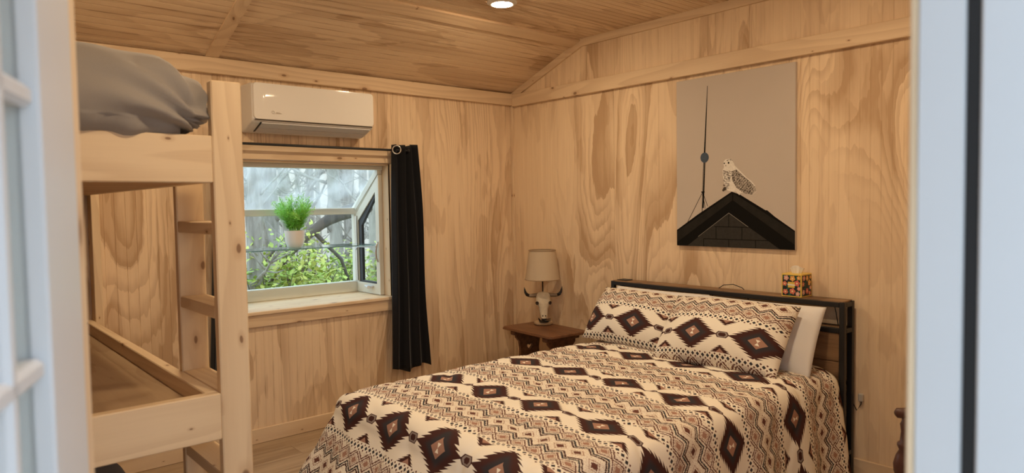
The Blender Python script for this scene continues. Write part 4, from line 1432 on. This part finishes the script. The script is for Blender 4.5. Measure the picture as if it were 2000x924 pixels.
# ================================================================== HEADBOARD CORDS
mk = plain('black_cord', (.010, .010, .010), .5)
c1 = MB().tube([(-.085, -1.80, .765), (-.080, -1.82, .84), (-.070, -1.850, .888), (-.060, -1.89, .917), (-.050, -1.945, .924), (-.042, -1.995, .908), (-.028, -2.015, .885), (-.022, -2.03, .82), (-.022, -2.05, .55), (-.022, -2.06, .12)], .0024, 6).build('power_cord', mk, None, True)
tag(c1, 'thin black cord looping over the middle of the headboard shelf', 'cord')
c2 = MB().tube([(-.026, -2.505, .87), (-.022, -2.515, .82), (-.022, -2.525, .76), (-.020, -2.535, .70), (-.018, -2.545, .60), (-.016, -2.56, .50), (-.016, -2.58, .40), (-.018, -2.62, .335), (-.020, -2.640, .37), (-.018, -2.642, .395)], .0024, 6).build('power_cord', mk, None, True)
tag(c2, 'thin black cord hanging inside the headboard post near the doorway', 'cord')
pl = MB().box((-T9 - .001, -2.628, .385), (-T9 - .020, -2.652, .425), .004).build('wall_plug', plain('plug_grey', (.5, .47, .43), .5), None)
tag(pl, 'small pale wall plug beside the headboard post', 'plug')

# ================================================================== TURNED WOOD ARMCHAIR (mostly hidden by the jamb)
ch = thing('rocking_chair', (-1.2, -3.42, 0), 'dark reddish wooden chair with turned posts at the right edge', 'chair')
M_ch = plain('dark_cherry', (.085, .032, .024), .35, var=.3, vscale=40)
CF = Vector((-.25, .97, 0)).normalized(); CS = Vector((CF.y, -CF.x, 0))
CO = Vector((-1.0485, -3.317, 0))
def cp(f, s, z): return CO + CF * f + CS * s + Vector((0, 0, z))
turn = [(.016, 0), (.019, .03), (.027, .06), (.029, .085), (.024, .115), (.017, .135), (.022, .15), (.022, .158), (.016, .165), (.014, .20), (.017, .225), (.013, .235), (.012, .25)]
for s in (0.03, .50):
    MB().lathe([(r * (1.5 - h * 1.4), h) for r, h in turn], cp(.105, s, .405), 16).build('arm_post', M_ch, ch, True)
    arm = [cp(.142, s, .662), cp(.134, s, .664), cp(.10, s, .668), cp(0, s, .665), cp(-.18, s, .67), cp(-.33, s, .69)]
    MB().tube(arm, [.006, .017, .020, .018, .017, .016], 12).build('arm', M_ch, ch, True)
    MB().lathe([(.022, .0), (.024, .09), (.018, .13), (.026, .22), (.024, .36)], cp(.105, s, .045), 14).build('front_leg', M_ch, ch, True)
    MB().tube([cp(-.30, s, .045), cp(-.32, s, .42), cp(-.38, s, 1.05)], [.02, .02, .015], 12).build('back_post', M_ch, ch, True)
    MB().tube([cp(.22, s, .035), cp(.10, s, .024), cp(-.10, s, .021), cp(-.28, s, .026), cp(-.40, s, .045)], .018, 8).build('rocker', M_ch, ch, True)
mb = MB().box((-.33, -.01, .39), (.14, .54, .42), .012)
mb.v = [tuple(cp(v[0], v[1], v[2])) for v in mb.v]
mb.build('seat', M_ch, ch)
for k in range(5):
    s = .10 + k * .082
    MB().tube([cp(-.31, s, .42), cp(-.375, s, 1.0)], .009, 8).build('spindle', M_ch, ch, True)
MB().tube([cp(-.38, .01, 1.02), cp(-.395, .265, 1.06), cp(-.38, .52, 1.02)], [.03, .04, .03], 10).build('crest_rail', M_ch, ch, True)

# ================================================================== WOODS OUTSIDE
M_gr, nt, b = newmat('leaf_litter')
tc = nt.nodes.new('ShaderNodeTexCoord')
n1 = nz(nt, tc.outputs['Object'], 1.2, 4, .6)
n2 = nz(nt, tc.outputs['Object'], 14, 4, .7)
cc = mixc(nt, n1.smooth(.35, .65), (.42, .36, .29), (.50, .45, .38))
cc = mixc(nt, n2.smooth(.4, .7) * .6, cc, (.34, .28, .21))
nt.links.new(cc, b.inputs['Base Color'])
setb(b, Roughness=.95)
def gz(x, y):
    d = max(0, y - 3.0) + max(0, x - 1.5) * .35
    z = -.45 + .055 * d + (.012 * max(0, d - 6) ** 1.6 if d > 6 else 0)
    return min(z, 9.0) + (.12 * noise3((x, y, 0), .35) if (y > 1.2 or x > 1.2) else 0)
def gfn(i, j):
    x, y = -30 + 75 * i, -25 + 75 * j
    return (x, y, gz(x, y))
tag(MB().grid(gfn, 90, 90).build('ground', M_gr, None, True), 'brown leaf covered woodland ground outside the window', 'ground', kind='structure')

M_bark, nt, b = newmat('grey_bark')
a_, c_, l_, rn = objcoords(nt, 'Z')
g1 = nz(nt, comb(nt, a_ * 14, c_ * 14, l_ * 3), 1, 4, .6, .5)
cc = mixc(nt, g1.smooth(.3, .7), (.42, .39, .35), (.20, .18, .155))
nt.links.new(mixc(nt, rn * .5, cc, (.43, .42, .36)), b.inputs['Base Color'])
setb(b, Roughness=.95)
bump(nt, b, g1, .6, .05)
CAMXY = CAM
def ray_at(px, dist):
    """ground position on the viewing line through picture column px at horizontal distance dist"""
    d = Fv * 1354.05 + Rv * (px - 1000)
    d.z = 0; d.normalize()
    return CAM.x + d.x * dist, CAM.y + d.y * dist
rr = random.Random(5)
def tree(x, y, r, h, label, lean=(0, 0), branches=6, group='bare trees outside the window'):
    z0 = gz(x, y) - .15
    t_ = thing('tree', (x, y, z0), label, 'tree', group)
    pts, rad = [], []
    for i in range(9):
        t = i / 8
        pts.append(Vector((x + lean[0] * h * t + .05 * r * 8 * math.sin(3 * t + x), y + lean[1] * h * t + .3 * r * math.sin(4 * t + y), z0 + h * t)))
        rad.append(r * (1.25 - .25 * min(1, t * 8)) * (1 - .62 * t))
    MB().tube(pts, rad, 10).build('trunk', M_bark, t_, True)
    for k in range(branches):
        t = rr.uniform(.08, .8)
        i = min(7, int(t * 8))
        P = pts[i].lerp(pts[i + 1], t * 8 - i)
        az = rr.uniform(0, 2 * PI); L = min(h * rr.uniform(.12, .30), max(.5, .32 * (y - .8)))
        bp = [P]
        d = Vector((math.cos(az), math.sin(az), rr.uniform(.25, .9))).normalized()
        for q in range(1, 5):
            d = (d + Vector((rr.uniform(-.3, .3), rr.uniform(-.3, .3), rr.uniform(-.1, .3)))).normalized()
            bp.append(bp[-1] + d * L / 4)
        r0_ = rad[i] * rr.uniform(.18, .38)
        mbb = MB().tube(bp, [r0_ * (1 - .8 * q / 4) for q in range(5)], 6)
        for w_ in range(6):
            s0 = bp[rr.randrange(1, 4)]
            d2 = Vector((rr.uniform(-1, 1), rr.uniform(-1, 1), rr.uniform(-.1, .9))).normalized()
            mbb.tube([s0, s0 + d2 * L * .22, s0 + d2 * L * .4 + Vector((0, 0, L * .06))], [r0_ * .4, r0_ * .25, r0_ * .08], 5)
        mbb.build('branch', M_bark, t_, True)
    return t_
near = [(495, 7.6, .09, 'dark upright tree trunk at the window edge beside the bunk'),
        (520, 12.5, .21, 'broad pale tree trunk behind the fern'),
        (560, 14.5, .13, 'tree trunk standing just above the fern in the window'),
        (606, 13.5, .085, 'slender tree trunk right of the fern'),
        (655, 11.0, .11, 'grey tree trunk crossed by the leaning limb'),
        (684, 12.5, .10, 'tree trunk near the window corner post'),
        (722, 10.0, .11, 'tree trunk seen through the side casement')]
for (px, d_, r_, lab) in near:
    x_, y_ = ray_at(px, d_)
    tree(x_, y_, r_, rr.uniform(8, 11), lab, (rr.uniform(-.03, .03), 0), 16)
for k in range(18):
    px = 455 + k * 17.5 + rr.uniform(-7, 7); d_ = rr.uniform(16, 34)
    x_, y_ = ray_at(px, d_)
    tree(x_, y_, rr.uniform(.04, .11), rr.uniform(7, 12), 'thin bare tree far back in the woods', (rr.uniform(-.06, .06), rr.uniform(-.03, .03)), 12, 'distant bare trees')
# fallen leaning limb
xa, ya = ray_at(560, 8.2); xb, yb = ray_at(720, 8.8)
lim = thing('fallen_limb', (xa, ya, gz(xa, ya)), 'dark crooked leaning limb crossing behind the fern', 'tree limb')
P0, P1 = Vector((xa, ya, .88)), Vector((xb, yb, 1.55))
pts = [P0.lerp(P1, t) + Vector((0, 0, .10 * math.sin(PI * t * 1.3) - .05)) for t in [k / 10 for k in range(11)]]
M_dbark = plain('dark_bark', (.11, .095, .08), .95, var=.5, vscale=12, bmp=.5)
MB().tube([Vector((xa - .6, ya - .2, .2))] + pts, [.012] + [.02 + .075 * (k / 10) ** .7 for k in range(11)], 10).build('limb', M_dbark, lim, True)
MB().tube([pts[3], pts[3] + Vector((.35, 0, -.35)), pts[3] + Vector((.62, .1, -1.0))], [.028, .022, .016], 8).build('branch', M_dbark, lim, True)
MB().tube([pts[2], pts[2] + Vector((-.3, .1, -.10)), pts[2] + Vector((-.75, .1, -.55))], [.028, .02, .01], 8).build('branch', M_dbark, lim, True)
# shrubs
M_shr, nt, b = newmat('shrub_yellow_green')
oi = nt.nodes.new('ShaderNodeTexCoord')
sn = nz(nt, oi.outputs['Object'], 3.5, 3)
nt.links.new(mixc(nt, sn.smooth(.35, .65), (.29, .45, .075), (.58, .60, .14)), b.inputs['Base Color'])
setb(b, Roughness=.6)
def shrub(px, d_, ztop, w_, label, nleaf=1500):
    x, y = ray_at(px, d_)
    z0 = gz(x, y) - .05
    t_ = thing('shrub', (x, y, z0), label, 'shrub', 'yellow green shrubs outside the window')
    ms, ml = MB(), MB()
    for k in range(13):
        az = rr.uniform(0, 2 * PI); ln = rr.uniform(.2, 1)
        top = Vector((x + w_ * ln * math.cos(az), y + w_ * ln * math.sin(az), z0 + (ztop - z0) * rr.uniform(.8, 1.12) * (1 - .18 * ln)))
        mid = Vector((x, y, z0)).lerp(top, .5) + Vector((0, 0, .12))
        ms.tube([(x, y, z0), mid, top], [.014, .010, .004], 5)
        for q in range(nleaf // 13):
            t = rr.uniform(.35, 1.05)
            P = Vector((x, y, z0)).lerp(mid, t * 2) if t < .5 else mid.lerp(top, t * 2 - 1)
            P = P + Vector((rr.gauss(0, .11), rr.gauss(0, .11), rr.gauss(0, .08)))
            d = Vector((rr.uniform(-1, 1), rr.uniform(-1, 1), rr.uniform(-.6, .6))).normalized()
            e = d.cross(Vector((rr.uniform(-.4, .4), rr.uniform(-.4, .4), 1))).normalized()
            L = rr.uniform(.045, .10)
            ml.add([P, P + d * L * .5 + e * L * .28, P + d * L, P + d * L * .5 - e * L * .28], [(0, 1, 2, 3)])
    ms.build('stems', M_dbark, t_)
    tag(ml.build('foliage', M_shr, t_, fix=False), kind='stuff')
for (px, d_, zt, w_, lab) in ((520, 7.6, .98, .50, 'yellow green shrub at the lower left of the window'),
                              (560, 7.9, 1.06, .55, 'yellow green shrub below the fern pot'),
                              (605, 8.4, .86, .50, 'yellow green shrub under the leaning limb'),
                              (655, 9.2, .92, .45, 'yellow green shrub near the window corner post'),
                              (742, 8.6, .80, .35, 'small shrub seen through the side casement')):
    shrub(px, d_, zt, w_, lab)
